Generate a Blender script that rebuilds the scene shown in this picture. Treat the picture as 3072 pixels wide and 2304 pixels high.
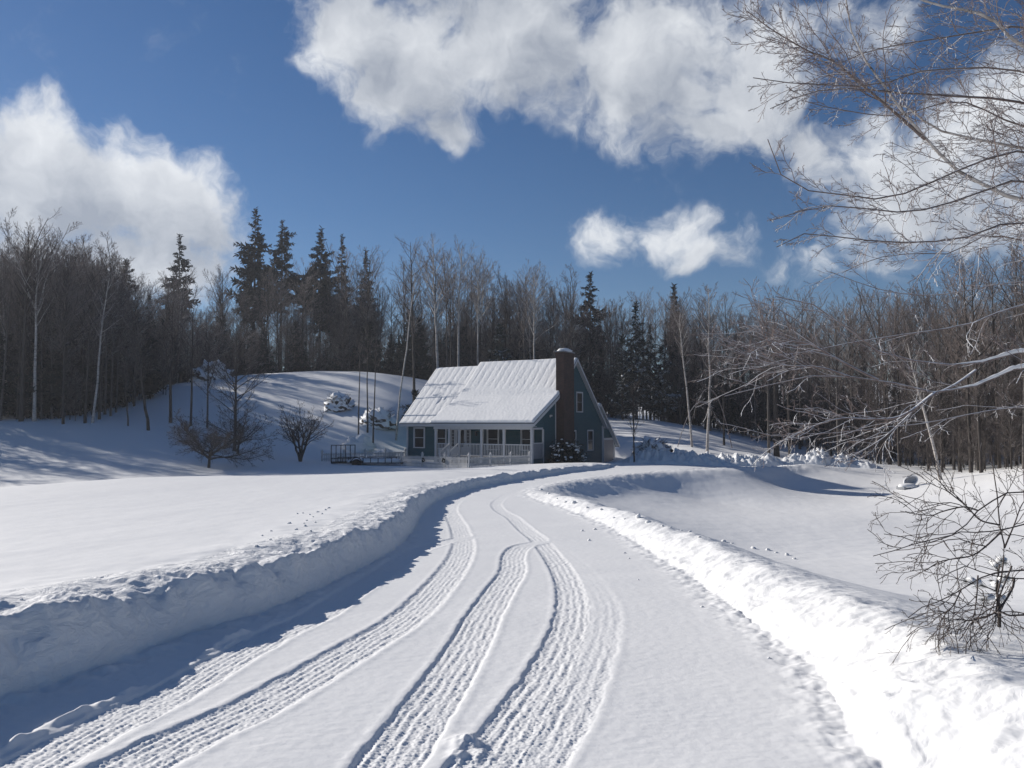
import bpy, math, random
import numpy as np
from mathutils import Vector, Matrix
R = math.radians
scene = bpy.context.scene
col = scene.collection
for o in list(bpy.data.objects): bpy.data.objects.remove(o)

# ------------------------------------------------------------------ camera
F_PX, EYE = 2340.0, 1.5                      # focal length in photo pixels, eye height
PITCH = math.atan(118.0 / F_PX)
cam_d = bpy.data.cameras.new('camera'); cam = bpy.data.objects.new('camera', cam_d); col.objects.link(cam)
cam_d.sensor_width = 36.0; cam_d.lens = 36.0 * F_PX / 3072.0
cam_d.clip_start = 0.05; cam_d.clip_end = 3000
cam.location = (0, 0, EYE); cam.rotation_euler = (R(90) + PITCH, 0, 0)
scene.camera = cam
cp, sp = math.cos(PITCH), math.sin(PITCH)
def ray(px, py):
    a = (px - 1536) / F_PX; b = (1152 - py) / F_PX
    return a, cp - b * sp, sp + b * cp
def at(px, py, d):                           # point at forward distance d seen at a photo pixel
    x, y, z = ray(px, py); t = d / y
    return np.array([x * t, d, EYE + z * t])

# ------------------------------------------------------------------ light
SUN_EL, SUN_AZ = 24.5, -60.0                 # degrees; azimuth from +Y, negative = left
scene.view_settings.view_transform = 'Standard'; scene.view_settings.look = 'None'
scene.view_settings.exposure = 0.34; scene.view_settings.gamma = 1.0
sd = bpy.data.lights.new('sun', 'SUN'); sun = bpy.data.objects.new('sun', sd); col.objects.link(sun)
sd.energy = 4.6; sd.angle = R(0.5); sd.color = (1.0, 0.94, 0.86)
sv = Vector((math.sin(R(SUN_AZ)) * math.cos(R(SUN_EL)), math.cos(R(SUN_AZ)) * math.cos(R(SUN_EL)), math.sin(R(SUN_EL))))
sun.rotation_euler = sv.to_track_quat('Z', 'Y').to_euler(); sun.location = (-30, 20, 30)

def N(nt, typ, **kw):
    n = nt.nodes.new(typ)
    for k, v in kw.items():
        if k == 'ins':
            for i, val in v.items(): n.inputs[i].default_value = val
        else: setattr(n, k, v)
    return n
def mathn(nt, op, a, b=None, c=None, clamp=False):
    n = nt.nodes.new('ShaderNodeMath'); n.operation = op; n.use_clamp = clamp
    for i, v in enumerate((a, b, c)):
        if v is None: continue
        if isinstance(v, (int, float)): n.inputs[i].default_value = v
        else: nt.links.new(v, n.inputs[i])
    return n.outputs[0]

# ------------------------------------------------------------------ world: clear winter sky with cumulus
CLOUDS = [  # photo px centre, px radii, weight
    (60, 520, 330, 260, 1.15), (300, 560, 300, 210, 1.15), (520, 640, 250, 190, 1.05), (120, 760, 480, 130, .9), (-250, 500, 400, 330, 1.1), (640, 700, 140, 120, .85), (430, 800, 330, 130, .95), (620, 770, 150, 110, .8),
    (1050, 90, 210, 190, 1.0), (1250, 190, 300, 220, 1.1), (1560, 120, 380, 250, 1.15), (1880, 190, 360, 240, 1.1), (2050, 370, 240, 120, .8), (2230, 230, 280, 260, .95), (1330, 360, 150, 80, .65), (1400, -150, 900, 190, 1.0),
    (1880, 705, 230, 105, .70), (1990, 710, 230, 100, .74), (2120, 745, 170, 90, .66),
    (2720, 560, 330, 240, .95), (2980, 400, 300, 200, .85), (2450, 460, 200, 140, .6), (2550, 80, 260, 150, .5), (3300, 560, 400, 300, .9), (2430, 800, 170, 70, .55),
]
def px_sky(px, py):
    x, y, z = ray(px, py)
    return math.degrees(math.atan2(x, y)), math.degrees(math.atan2(z, math.hypot(x, y)))
g = bpy.data.node_groups.new('cloud_density', 'ShaderNodeTree')
g.interface.new_socket('P', in_out='INPUT', socket_type='NodeSocketVector')
g.interface.new_socket('D', in_out='OUTPUT', socket_type='NodeSocketFloat')
gi, go = g.nodes.new('NodeGroupInput'), g.nodes.new('NodeGroupOutput')
wn = N(g, 'ShaderNodeTexNoise', ins={'Scale': 0.16, 'Detail': 4.0, 'Roughness': .55})
g.links.new(gi.outputs[0], wn.inputs['Vector'])
wv = N(g, 'ShaderNodeVectorMath', operation='MULTIPLY_ADD'); wv.inputs[1].default_value = (6.5, 5.0, 0); wv.inputs[2].default_value = (-3.25, -2.5, 0)
g.links.new(wn.outputs['Color'], wv.inputs[0])
wa = N(g, 'ShaderNodeVectorMath', operation='ADD'); g.links.new(gi.outputs[0], wa.inputs[0]); g.links.new(wv.outputs[0], wa.inputs[1])
tot = None
for (px, py, rx, ry, w) in CLOUDS:
    a, e = px_sky(px, py); ra, re = rx / F_PX * 57.3 * math.cos(R(a)) ** 1.5, ry / F_PX * 57.3 * .95
    s = N(g, 'ShaderNodeVectorMath', operation='SUBTRACT'); s.inputs[1].default_value = (a, e, 0); g.links.new(wa.outputs[0], s.inputs[0])
    m = N(g, 'ShaderNodeVectorMath', operation='MULTIPLY'); m.inputs[1].default_value = (1 / ra, 1 / re, 0); g.links.new(s.outputs[0], m.inputs[0])
    l = N(g, 'ShaderNodeVectorMath', operation='LENGTH'); g.links.new(m.outputs[0], l.inputs[0])
    v = mathn(g, 'MULTIPLY', mathn(g, 'SUBTRACT', 1.18, l.outputs['Value'], clamp=True), w)
    tot = v if tot is None else mathn(g, 'SMOOTH_MAX', tot, v, .14)
fn = N(g, 'ShaderNodeTexNoise', ins={'Scale': 0.27, 'Detail': 9.0, 'Roughness': .6})
g.links.new(wa.outputs[0], fn.inputs['Vector'])
fb = mathn(g, 'MULTIPLY', mathn(g, 'SUBTRACT', fn.outputs[0], .5), 1.75)
g.links.new(mathn(g, 'ADD', tot, mathn(g, 'MULTIPLY', fb, mathn(g, 'MULTIPLY_ADD', tot, 3.0, .12, clamp=True))), go.inputs[0])

world = bpy.data.worlds.new('World'); scene.world = world; world.use_nodes = True
wt = world.node_tree; wt.nodes.clear()
sky = N(wt, 'ShaderNodeTexSky', sky_type='NISHITA', sun_disc=False)
sky.sun_elevation = R(SUN_EL); sky.sun_rotation = R(SUN_AZ); sky.altitude = 400; sky.air_density = 1.0; sky.dust_density = 0.12; sky.ozone_density = 2.5
bg = N(wt, 'ShaderNodeBackground'); bg.inputs['Strength'].default_value = 0.050
hs = N(wt, 'ShaderNodeHueSaturation', ins={'Saturation': 1.18, 'Value': 1.0}); wt.links.new(sky.outputs[0], hs.inputs['Color'])
tn = N(wt, 'ShaderNodeMix', data_type='RGBA', blend_type='MULTIPLY'); tn.inputs[0].default_value = 1; tn.inputs[7].default_value = (.92, .98, 1.12, 1); wt.links.new(hs.outputs[0], tn.inputs[6]); wt.links.new(tn.outputs[2], bg.inputs['Color'])
tc = N(wt, 'ShaderNodeTexCoord'); sep = N(wt, 'ShaderNodeSeparateXYZ'); wt.links.new(tc.outputs['Generated'], sep.inputs[0])
azn = mathn(wt, 'MULTIPLY', mathn(wt, 'ARCTAN2', sep.outputs[0], sep.outputs[1]), 57.2958)
eln = mathn(wt, 'MULTIPLY', mathn(wt, 'ARCSINE', sep.outputs[2]), 57.2958)
cb = N(wt, 'ShaderNodeCombineXYZ'); wt.links.new(azn, cb.inputs[0]); wt.links.new(eln, cb.inputs[1])
g1 = wt.nodes.new('ShaderNodeGroup'); g1.node_tree = g; wt.links.new(cb.outputs[0], g1.inputs[0])
off = N(wt, 'ShaderNodeVectorMath', operation='ADD'); off.inputs[1].default_value = (-2.2, 2.6, 0); wt.links.new(cb.outputs[0], off.inputs[0])
g2 = wt.nodes.new('ShaderNodeGroup'); g2.node_tree = g; wt.links.new(off.outputs[0], g2.inputs[0])
alpha = N(wt, 'ShaderNodeMapRange', interpolation_type='SMOOTHSTEP'); alpha.inputs[1].default_value = .15; alpha.inputs[2].default_value = .78
wt.links.new(g1.outputs[0], alpha.inputs[0])
lit = N(wt, 'ShaderNodeMapRange', interpolation_type='LINEAR'); lit.inputs[1].default_value = 1.25; lit.inputs[2].default_value = .05
wt.links.new(g2.outputs[0], lit.inputs[0])
ccol = N(wt, 'ShaderNodeMix', data_type='RGBA'); ccol.inputs[6].default_value = (.30, .33, .385, 1); ccol.inputs[7].default_value = (.68, .70, .725, 1)
wt.links.new(lit.outputs[0], ccol.inputs[0])
cbg = N(wt, 'ShaderNodeBackground'); cbg.inputs['Strength'].default_value = 1.0; wt.links.new(ccol.outputs[2], cbg.inputs['Color'])
mx = N(wt, 'ShaderNodeMixShader'); wt.links.new(mathn(wt, 'MULTIPLY', alpha.outputs[0], .93), mx.inputs[0]); wt.links.new(bg.outputs[0], mx.inputs[1]); wt.links.new(cbg.outputs[0], mx.inputs[2])
wo = N(wt, 'ShaderNodeOutputWorld'); wt.links.new(mx.outputs[0], wo.inputs[0])

# ------------------------------------------------------------------ materials
def mat(name, build):
    m = bpy.data.materials.new(name); m.use_nodes = True; nt = m.node_tree
    b = nt.nodes['Principled BSDF']; b.inputs['Specular IOR Level'].default_value = .25
    build(nt, b); return m
def noise(nt, scale, detail=4, rough=.6, coord='Object', vscale=None):
    t = N(nt, 'ShaderNodeTexCoord'); src = t.outputs[coord]
    if vscale:
        mp = N(nt, 'ShaderNodeMapping'); mp.inputs['Scale'].default_value = vscale; nt.links.new(src, mp.inputs[0]); src = mp.outputs[0]
    n = N(nt, 'ShaderNodeTexNoise', ins={'Scale': scale, 'Detail': detail, 'Roughness': rough}); nt.links.new(src, n.inputs['Vector'])
    return n.outputs[0]
def ramp(nt, fac, stops):
    r = N(nt, 'ShaderNodeValToRGB'); e = r.color_ramp.elements
    while len(e) < len(stops): e.new(.5)
    for i, (p, c) in enumerate(stops): e[i].position = p; e[i].color = (*c, 1)
    nt.links.new(fac, r.inputs[0]); return r.outputs[0]
def bump(nt, b, h, strength, dist):
    n = N(nt, 'ShaderNodeBump'); n.inputs['Strength'].default_value = strength; n.inputs['Distance'].default_value = dist
    nt.links.new(h, n.inputs['Height']); nt.links.new(n.outputs[0], b.inputs['Normal'])
def up_snow(nt, colour, lo, hi, noise_scale, amt=1.0):          # snow lying on the upper side of a limb
    gm = N(nt, 'ShaderNodeNewGeometry'); s = N(nt, 'ShaderNodeSeparateXYZ'); nt.links.new(gm.outputs['True Normal'], s.inputs[0])
    n = noise(nt, noise_scale, 3)
    v = mathn(nt, 'ADD', s.outputs[2], mathn(nt, 'MULTIPLY', mathn(nt, 'SUBTRACT', n, .5), 1.8))
    mr = N(nt, 'ShaderNodeMapRange'); mr.inputs[1].default_value = lo; mr.inputs[2].default_value = hi; mr.inputs[4].default_value = amt; nt.links.new(v, mr.inputs[0])
    mxx = N(nt, 'ShaderNodeMix', data_type='RGBA'); mxx.inputs[7].default_value = (.82, .84, .87, 1)
    nt.links.new(mr.outputs[0], mxx.inputs[0]); nt.links.new(colour, mxx.inputs[6]); return mxx.outputs[2]
def m_snow(nt, b):
    b.inputs['Base Color'].default_value = (.765, .77, .775, 1); b.inputs['Roughness'].default_value = .65; b.inputs['Specular IOR Level'].default_value = .2
    f = noise(nt, 55, 3, .6); c = noise(nt, 6, 5, .6)
    bump(nt, b, mathn(nt, 'ADD', mathn(nt, 'MULTIPLY', f, .3), c), .22, .02)
SNOW = mat('snow', m_snow)
def m_bank(nt, b, k_=.55):
    m_snow(nt, b)
    t = N(nt, 'ShaderNodeTexCoord'); mp = N(nt, 'ShaderNodeMapping'); mp.inputs['Scale'].default_value = (1, 1, 1.9); nt.links.new(t.outputs['Object'], mp.inputs[0])
    w = N(nt, 'ShaderNodeTexNoise', ins={'Scale': 2.6, 'Detail': 2.0}); nt.links.new(mp.outputs[0], w.inputs['Vector'])
    ad = N(nt, 'ShaderNodeVectorMath', operation='MULTIPLY_ADD'); ad.inputs[1].default_value = (.5, .5, .5); nt.links.new(w.outputs['Color'], ad.inputs[0]); nt.links.new(mp.outputs[0], ad.inputs[2])
    v = N(nt, 'ShaderNodeTexVoronoi', feature='SMOOTH_F1', ins={'Scale': 5.0, 'Smoothness': .55}); nt.links.new(ad.outputs[0], v.inputs['Vector'])
    f = N(nt, 'ShaderNodeTexNoise', ins={'Scale': 9.0, 'Detail': 6.0, 'Roughness': .62}); nt.links.new(ad.outputs[0], f.inputs['Vector'])
    bump(nt, b, mathn(nt, 'ADD', mathn(nt, 'MULTIPLY', v.outputs['Distance'], .6), f.outputs[0]), k_, .07)
BANK = mat('bank_snow', m_bank); BANKS = mat('soft_bank_snow', lambda nt, b: m_bank(nt, b, .24))
def m_limb_snow(nt, b):                                       # thin loose snow lets some light through
    m_snow(nt, b); t = N(nt, 'ShaderNodeBsdfTranslucent'); t.inputs['Color'].default_value = (.8, .82, .85, 1); x = N(nt, 'ShaderNodeMixShader'); x.inputs[0].default_value = .45
    nt.links.new(b.outputs[0], x.inputs[1]); nt.links.new(t.outputs[0], x.inputs[2]); nt.links.new(x.outputs[0], nt.nodes['Material Output'].inputs['Surface'])
LIMBSNOW = mat('limb_snow', m_limb_snow)
def m_roof_snow(nt, b):
    m_snow(nt, b)
ROOFSNOW = mat('roof_snow', m_roof_snow)
def m_bark(c0, c1, sc, snow=None, amt=1.0):
    def f(nt, b):
        c = ramp(nt, noise(nt, sc, 4, .65, vscale=(1, 1, .25)), [(.3, c0), (.7, c1)])
        if snow: c = up_snow(nt, c, snow[0], snow[1], 6, amt)
        nt.links.new(c, b.inputs['Base Color']); b.inputs['Roughness'].default_value = .9
    return f
BARK = mat('dark_bark', m_bark((.030, .025, .022), (.085, .073, .065), 9, (1.0, 1.3), .8))
BARKG = mat('grey_bark', m_bark((.05, .044, .04), (.14, .125, .115), 9, (1.0, 1.3), .8))
TWIG = mat('brown_twig', m_bark((.13, .105, .095), (.26, .215, .195), 1.2, (.45, 1.15), .75))
TWIGD = mat('dark_twig', m_bark((.085, .071, .066), (.18, .15, .138), 1.2, (.55, 1.2), .65))
TWIGB = mat('birch_twig', m_bark((.095, .072, .064), (.20, .165, .15), 3, (.45, 1.0), .8))
TWIGF = mat('frosted_twig', m_bark((.12, .09, .085), (.26, .21, .195), 5, (.0, .65), .9))
TWIGS = mat('shrub_twig', m_bark((.055, .044, .04), (.13, .107, .096), 5, (.9, 1.3), .4))
def m_birch(nt, b):
    band = noise(nt, 5, 3, .7, vscale=(.6, .6, 3.0)); big = noise(nt, 1.3, 3, .6)
    v = mathn(nt, 'ADD', mathn(nt, 'MULTIPLY', band, .75), mathn(nt, 'MULTIPLY', big, .35))
    c = ramp(nt, v, [(.38, (.05, .042, .038)), (.47, (.30, .27, .25)), (.62, (.50, .47, .44))])
    c = up_snow(nt, c, .9, 1.3, 5)
    nt.links.new(c, b.inputs['Base Color']); b.inputs['Roughness'].default_value = .8
BIRCH = mat('birch_bark', m_birch)
def m_needle(lo, hi, s):
    def f(nt, b):
        c = ramp(nt, noise(nt, 1.5, 3), [(.3, lo), (.75, hi)])
        c = up_snow(nt, c, s[0], s[1], 2.2, .9)
        nt.links.new(c, b.inputs['Base Color']); b.inputs['Roughness'].default_value = .85
    return f
NEEDLE = mat('spruce_needles', m_needle((.010, .016, .014), (.035, .045, .038), (1.05, 1.45)))
NEEDLES = mat('snowy_needles', m_needle((.018, .026, .022), (.05, .06, .05), (.55, 1.0)))
LEAF = mat('bush_leaf', m_needle((.012, .020, .015), (.035, .05, .035), (1.2, 1.5)))
def m_plain(c, r=.6, var=.15, sc=4, metal=0):
    def f(nt, b):
        n = noise(nt, sc, 4)
        nt.links.new(ramp(nt, n, [(.25, tuple(x * (1 - var) for x in c)), (.75, tuple(min(1, x * (1 + var)) for x in c))]), b.inputs['Base Color'])
        b.inputs['Roughness'].default_value = r; b.inputs['Metallic'].default_value = metal
    return f
def m_siding(nt, b):
    t = N(nt, 'ShaderNodeTexCoord'); s = N(nt, 'ShaderNodeSeparateXYZ'); nt.links.new(t.outputs['Object'], s.inputs[0])
    fr = mathn(nt, 'FRACT', mathn(nt, 'MULTIPLY', s.outputs[2], 1 / .115))
    n = noise(nt, 2.5, 4, .6, vscale=(.5, .5, 5))
    c = ramp(nt, n, [(.25, (.014, .064, .084)), (.75, (.022, .084, .106))])
    nt.links.new(c, b.inputs['Base Color']); b.inputs['Roughness'].default_value = .55
    bump(nt, b, mathn(nt, 'SUBTRACT', 1.0, fr), .8, .02)
SIDING = mat('teal_clapboard', m_siding)
WHITE = mat('white_trim', m_plain((.46, .47, .49), .5, .06))
FENCEW = mat('white_picket', m_plain((.46, .46, .46), .6, .1))
GREYP = mat('grey_panel', m_plain((.22, .23, .25), .6, .1))
GARAGE = mat('garage_door_paint', m_plain((.23, .22, .235), .5, .05))
ROOFM = mat('metal_roof', m_plain((.10, .11, .12), .4, .1, 4, .5))
BLACKM = mat('black_metal', m_plain((.016, .016, .017), .5, .3))
RUBBER = mat('tyre_rubber', m_plain((.02, .02, .02), .8, .2))
DARKP = mat('dark_plastic', m_plain((.03, .03, .035), .5, .2))
def m_glass(nt, b):
    b.inputs['Base Color'].default_value = (.012, .014, .018, 1); b.inputs['Roughness'].default_value = .12; b.inputs['Specular IOR Level'].default_value = .2
GLASS = mat('window_glass', m_glass)
def m_brick(nt, b):
    t = N(nt, 'ShaderNodeTexCoord'); mp = N(nt, 'ShaderNodeMapping'); mp.inputs['Rotation'].default_value = (R(90), 0, 0)
    s = N(nt, 'ShaderNodeSeparateXYZ'); nt.links.new(t.outputs['Object'], s.inputs[0])
    c = N(nt, 'ShaderNodeCombineXYZ'); nt.links.new(mathn(nt, 'ADD', s.outputs[0], s.outputs[1]), c.inputs[0]); nt.links.new(s.outputs[2], c.inputs[1])
    br = N(nt, 'ShaderNodeTexBrick', ins={'Scale': 1.0, 'Mortar Size': .008, 'Brick Width': .21, 'Row Height': .075})
    br.inputs['Color1'].default_value = (.075, .037, .028, 1); br.inputs['Color2'].default_value = (.045, .026, .022, 1); br.inputs['Mortar'].default_value = (.075, .066, .06, 1)
    nt.links.new(c.outputs[0], br.inputs['Vector'])
    mxx = N(nt, 'ShaderNodeMix', data_type='RGBA', blend_type='MULTIPLY'); mxx.inputs[0].default_value = .6
    nt.links.new(br.outputs[0], mxx.inputs[6]); nt.links.new(ramp(nt, noise(nt, 2, 4), [(.3, (.55, .55, .55)), (.7, (1, 1, 1))]), mxx.inputs[7])
    nt.links.new(mxx.outputs[2], b.inputs['Base Color']); b.inputs['Roughness'].default_value = .85
BRICK = mat('red_brick', m_brick)
def m_brush(nt, b):
    c = ramp(nt, noise(nt, 5, 5, .7), [(.35, (.03, .025, .022)), (.7, (.11, .09, .08))])
    c = up_snow(nt, c, -.45, .0, 2.2)
    nt.links.new(c, b.inputs['Base Color']); b.inputs['Roughness'].default_value = .85
BRUSH = mat('snowy_brush', m_brush)

# ------------------------------------------------------------------ object helpers
def tag(o, label=None, cat=None, group=None, kind=None):
    if label: o['label'] = label
    if cat: o['category'] = cat
    if group: o['group'] = group
    if kind: o['kind'] = kind
    return o
def thing(name, loc, rz=0, label=None, cat=None, group=None):
    o = bpy.data.objects.new(name, None); col.objects.link(o); o.empty_display_size = .3
    o.location = tuple(float(v) for v in loc); o.rotation_euler = (0, 0, rz)
    return tag(o, label, cat, group)
def mesh_np(name, V, Q, smooth=True):                       # all-quad (or all-tri) numpy mesh
    V = np.ascontiguousarray(V, dtype=np.float32); Q = np.ascontiguousarray(Q, dtype=np.int32)
    me = bpy.data.meshes.new(name); n, k = Q.shape
    me.vertices.add(len(V)); me.vertices.foreach_set('co', V.ravel())
    me.loops.add(n * k); me.loops.foreach_set('vertex_index', Q.ravel())
    me.polygons.add(n); me.polygons.foreach_set('loop_start', np.arange(0, n * k, k, dtype=np.int32))
    me.update(calc_edges=True)
    if smooth: me.shade_smooth()
    return me
def link(name, me, m, parent=None):
    o = bpy.data.objects.new(name, me); col.objects.link(o)
    if m and not me.materials: me.materials.append(m)
    if parent: o.parent = parent
    return o
def obj_np(name, V, Q, m, parent=None, smooth=True): return link(name, mesh_np(name, V, Q, smooth), m, parent)
class MB:
    def __init__(s): s.v = []; s.f = []
    def box(s, x0, x1, y0, y1, z0, z1):
        i = len(s.v); s.v += [(x, y, z) for z in (z0, z1) for y in (y0, y1) for x in (x0, x1)]
        s.f += [(i, i + 2, i + 3, i + 1), (i + 4, i + 5, i + 7, i + 6), (i, i + 1, i + 5, i + 4), (i + 2, i + 6, i + 7, i + 3), (i, i + 4, i + 6, i + 2), (i + 1, i + 3, i + 7, i + 5)]; return s
    def bar(s, p, q, w, h):                                 # rectangular bar between two points
        p, q = Vector(p), Vector(q); t = (q - p).normalized(); ref = Vector((0, 0, 1)) if abs(t.z) < .9 else Vector((0, 1, 0))
        a = t.cross(ref).normalized() * w / 2; b = a.cross(t).normalized() * h / 2; i = len(s.v)
        for c in (p, q): s.v += [tuple(c - a - b), tuple(c + a - b), tuple(c + a + b), tuple(c - a + b)]
        s.f += [(i, i + 3, i + 2, i + 1), (i + 4, i + 5, i + 6, i + 7)] + [(i + j, i + (j + 1) % 4, i + 4 + (j + 1) % 4, i + 4 + j) for j in range(4)]; return s
    def prism(s, poly, fn, e0, e1):                         # polygon extruded from e0 to e1; fn(a,b,e) -> xyz
        i = len(s.v); n = len(poly)
        for e in (e0, e1): s.v += [fn(a, b, e) for a, b in poly]
        s.f += [tuple(range(i + n - 1, i - 1, -1)), tuple(range(i + n, i + 2 * n))] + [(i + j, i + (j + 1) % n, i + n + (j + 1) % n, i + n + j) for j in range(n)]; return s
    def build(s, name, m, parent=None, bevel=0):
        me = bpy.data.meshes.new(name); me.from_pydata(s.v, [], s.f); me.update()
        import bmesh
        bm = bmesh.new(); bm.from_mesh(me); bmesh.ops.recalc_face_normals(bm, faces=bm.faces[:])
        if bevel: bmesh.ops.bevel(bm, geom=bm.edges[:], offset=bevel, segments=1, affect='EDGES')
        bm.to_mesh(me); bm.free()
        return link(name, me, m, parent)

# ------------------------------------------------------------------ noise
def _h(ix, iy, seed):
    h = (ix.astype(np.int64) * 374761393 + iy.astype(np.int64) * 668265263 + seed * 974634777) & 0xFFFFFFFF
    h = ((h ^ (h >> 13)) * 1274126177) & 0xFFFFFFFF
    return (h ^ (h >> 16)) & 0xFFFFFFFF
def perlin(x, y, seed=0):
    x = np.asarray(x, float); y = np.asarray(y, float)
    x0 = np.floor(x); y0 = np.floor(y); fx = x - x0; fy = y - y0
    u = fx * fx * fx * (fx * (fx * 6 - 15) + 10); v = fy * fy * fy * (fy * (fy * 6 - 15) + 10)
    def gd(dx, dy):
        a = _h(x0 + dx, y0 + dy, seed) * (2 * math.pi / 4294967296.0)
        return np.cos(a) * (fx - dx) + np.sin(a) * (fy - dy)
    return ((gd(0, 0) * (1 - u) + gd(1, 0) * u) * (1 - v) + (gd(0, 1) * (1 - u) + gd(1, 1) * u) * v) * 1.5
def fbm(x, y, oct=4, seed=0, gain=.5):
    s = 0; a = 1; f = 1
    for i in range(oct): s = s + a * perlin(x * f + 17.3 * i, y * f - 9.1 * i, seed + i); a *= gain; f *= 2.03
    return s
def sstep(a, b, x):
    t = np.clip((x - a) / (b - a), 0, 1); return t * t * (3 - 2 * t)

# ------------------------------------------------------------------ the lie of the land
_ry = np.linspace(-40, 140, 1801)
_rz = np.interp(_ry, [-40, -2, 3, 8, 14, 20, 26, 33, 41, 50, 58, 66, 140], [0, 0, -.13, -.36, -.63, -.87, -1.07, -1.23, -1.35, -1.42, -1.50, -1.80, -1.85])
_k = np.hanning(61); _k /= _k.sum(); _rz = np.convolve(np.pad(_rz, 30, mode='edge'), _k, 'valid')
def zr(y): return np.interp(y, _ry, _rz)
def on_road(px, py):                                        # where a photo pixel meets the driveway surface
    x, y, z = ray(px, py); lo, hi = .5, 120.0
    for _ in range(60):
        t = (lo + hi) / 2
        if EYE + z * t > zr(y * t): lo = t
        else: hi = t
    return np.array([x * lo, y * lo])
def spline(P, n=8):
    P = np.asarray(P, float); Q = np.vstack([2 * P[0] - P[1], P, 2 * P[-1] - P[-2]]); out = []
    for i in range(1, len(Q) - 2):
        t = np.linspace(0, 1, n, endpoint=False)[:, None]; a, b, c, d = Q[i - 1], Q[i], Q[i + 1], Q[i + 2]
        out.append(.5 * ((2 * b) + (c - a) * t + (2 * a - 5 * b + 4 * c - d) * t ** 2 + (3 * b - a - 3 * c + d) * t ** 3))
    return np.vstack(out + [P[-1:]])
Lpx = [(0, 2110), (300, 2010), (576, 1907), (780, 1845), (949, 1775), (1100, 1700), (1187, 1650), (1240, 1595), (1268, 1545), (1300, 1515), (1354, 1487), (1440, 1463), (1538, 1445), (1640, 1428), (1728, 1416), (1850, 1404)]
Rpx = [(2655, 2304), (2514, 2125), (2444, 2014), (2330, 1925), (2222, 1847), (2083, 1740), (1944, 1653), (1805, 1572), (1690, 1527), (1610, 1500), (1578, 1484), (1590, 1468), (1650, 1452), (1760, 1435), (1900, 1419), (2060, 1409)]
Lw = np.vstack([[(-9, -4), (-5.2, .5), (-3.7, 3)], [on_road(*p) for p in Lpx], [(9.2, 57), (10.0, 66), (11, 70)]])
Rw = np.vstack([[(9, -3), (4.3, .3), (2.35, 2.2)], [on_road(*p) for p in Rpx], [(14, 52), (20, 56), (24, 62)]])
Ls, Rs = spline(Lw, 6), spline(Rw, 6)
poly = np.vstack([Ls, Rs[::-1]])
def seg_dist(P, A, B):                                      # distance, parameter of points P to each polyline piece; returns min distance, index, t, signed side
    best = np.full(len(P), 1e9); bi = np.zeros(len(P), int); bt = np.zeros(len(P)); bs = np.zeros(len(P))
    for i in range(len(A)):
        d = B[i] - A[i]; L2 = d @ d + 1e-9; w = P - A[i]; t = np.clip((w @ d) / L2, 0, 1)
        q = w - t[:, None] * d; dd = np.hypot(q[:, 0], q[:, 1]); k = dd < best
        best[k] = dd[k]; bi[k] = i; bt[k] = t[k]; bs[k] = np.sign(d[0] * w[k, 1] - d[1] * w[k, 0])
    return best, bi, bt, bs
def inside(P, poly):
    c = np.zeros(len(P), bool); n = len(poly); j = n - 1
    for i in range(n):
        a, b = poly[i], poly[j]
        k = ((a[1] > P[:, 1]) != (b[1] > P[:, 1]))
        xx = (b[0] - a[0]) * (P[:, 1] - a[1]) / (b[1] - a[1] + 1e-12) + a[0]
        c ^= k & (P[:, 0] < xx); j = i
    return c
ctl = []
for y in (0, 4, 8, 12, 16, 20, 25, 31, 38):
    xl = np.interp(y, Lw[2:15, 1], Lw[2:15, 0])
    ctl += [(xl - 1.6, y, zr(y) + .40), (xl - 7, y, zr(y) + .30), (xl - 16, y, zr(y) + .22)]
for y in (0, 4, 8, 13, 18, 24):
    xr = np.interp(y, Rw[2:12, 1], Rw[2:12, 0]); ctl += [(xr + .8, y, zr(y) + .27)]
for p in [(0, 1440, 47), (500, 1432, 47), (900, 1422, 47), (1100, 1416, 47), (-500, 1440, 47), (628, 1402, 50), (905, 1380, 56), (966, 1386, 57), (1206, 1396, 54.5), (1407, 1405, 49), (1584, 1390, 54),
          (0, 1268, 62), (239, 1281, 62), (-300, 1275, 64), (-900, 1285, 66), (445, 1290, 62), (200, 1342, 56), (600, 1335, 58), (-300, 1345, 56), (300, 1385, 51.5),
          (260, 1240, 72), (420, 1195, 79), (600, 1148, 84), (750, 1128, 86), (880, 1119, 87), (1000, 1118, 87), (1100, 1120, 86), (1180, 1130, 85), (1280, 1165, 83), (1400, 1205, 82), (1600, 1250, 82), (1750, 1268, 82),
          (600, 1240, 72), (850, 1230, 73), (1000, 1228, 74), (1150, 1240, 73), (850, 1315, 66), (1050, 1330, 66.5), (1200, 1322, 69), (700, 1345, 60), (1280, 1312, 72),
          (1900, 1392, 56), (2000, 1407, 48), (2230, 1412, 51), (2100, 1404, 55), (2400, 1398, 57), (2600, 1404, 57), (2250, 1430, 50.5), (2450, 1445, 52), (2600, 1440, 53),
          (1750, 1443, 41), (1900, 1426, 45), (2000, 1480, 44), (1800, 1490, 38), (1650, 1490, 30),
          (3072, 1424, 42), (2950, 1440, 46), (2750, 1460, 48.6), (3072, 1395, 50), (2700, 1400, 60), (2850, 1415, 56), (3400, 1420, 36), (2740, 1412, 57),
          (1950, 1270, 80), (2100, 1290, 78), (2250, 1328, 76), (2400, 1360, 74), (1880, 1352, 68), (2150, 1368, 64), (2350, 1386, 63), (1870, 1275, 78), (2100, 1332, 70)]:
    ctl.append(tuple(at(*p)))
PZ = -2.83
for px, d in ((2350, 51), (2690, 48.8), (2500, 49.5), (2100, 43.5), (2300, 43), (2600, 42)): ctl.append((*at(px, 1300, d)[:2], PZ))
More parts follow.
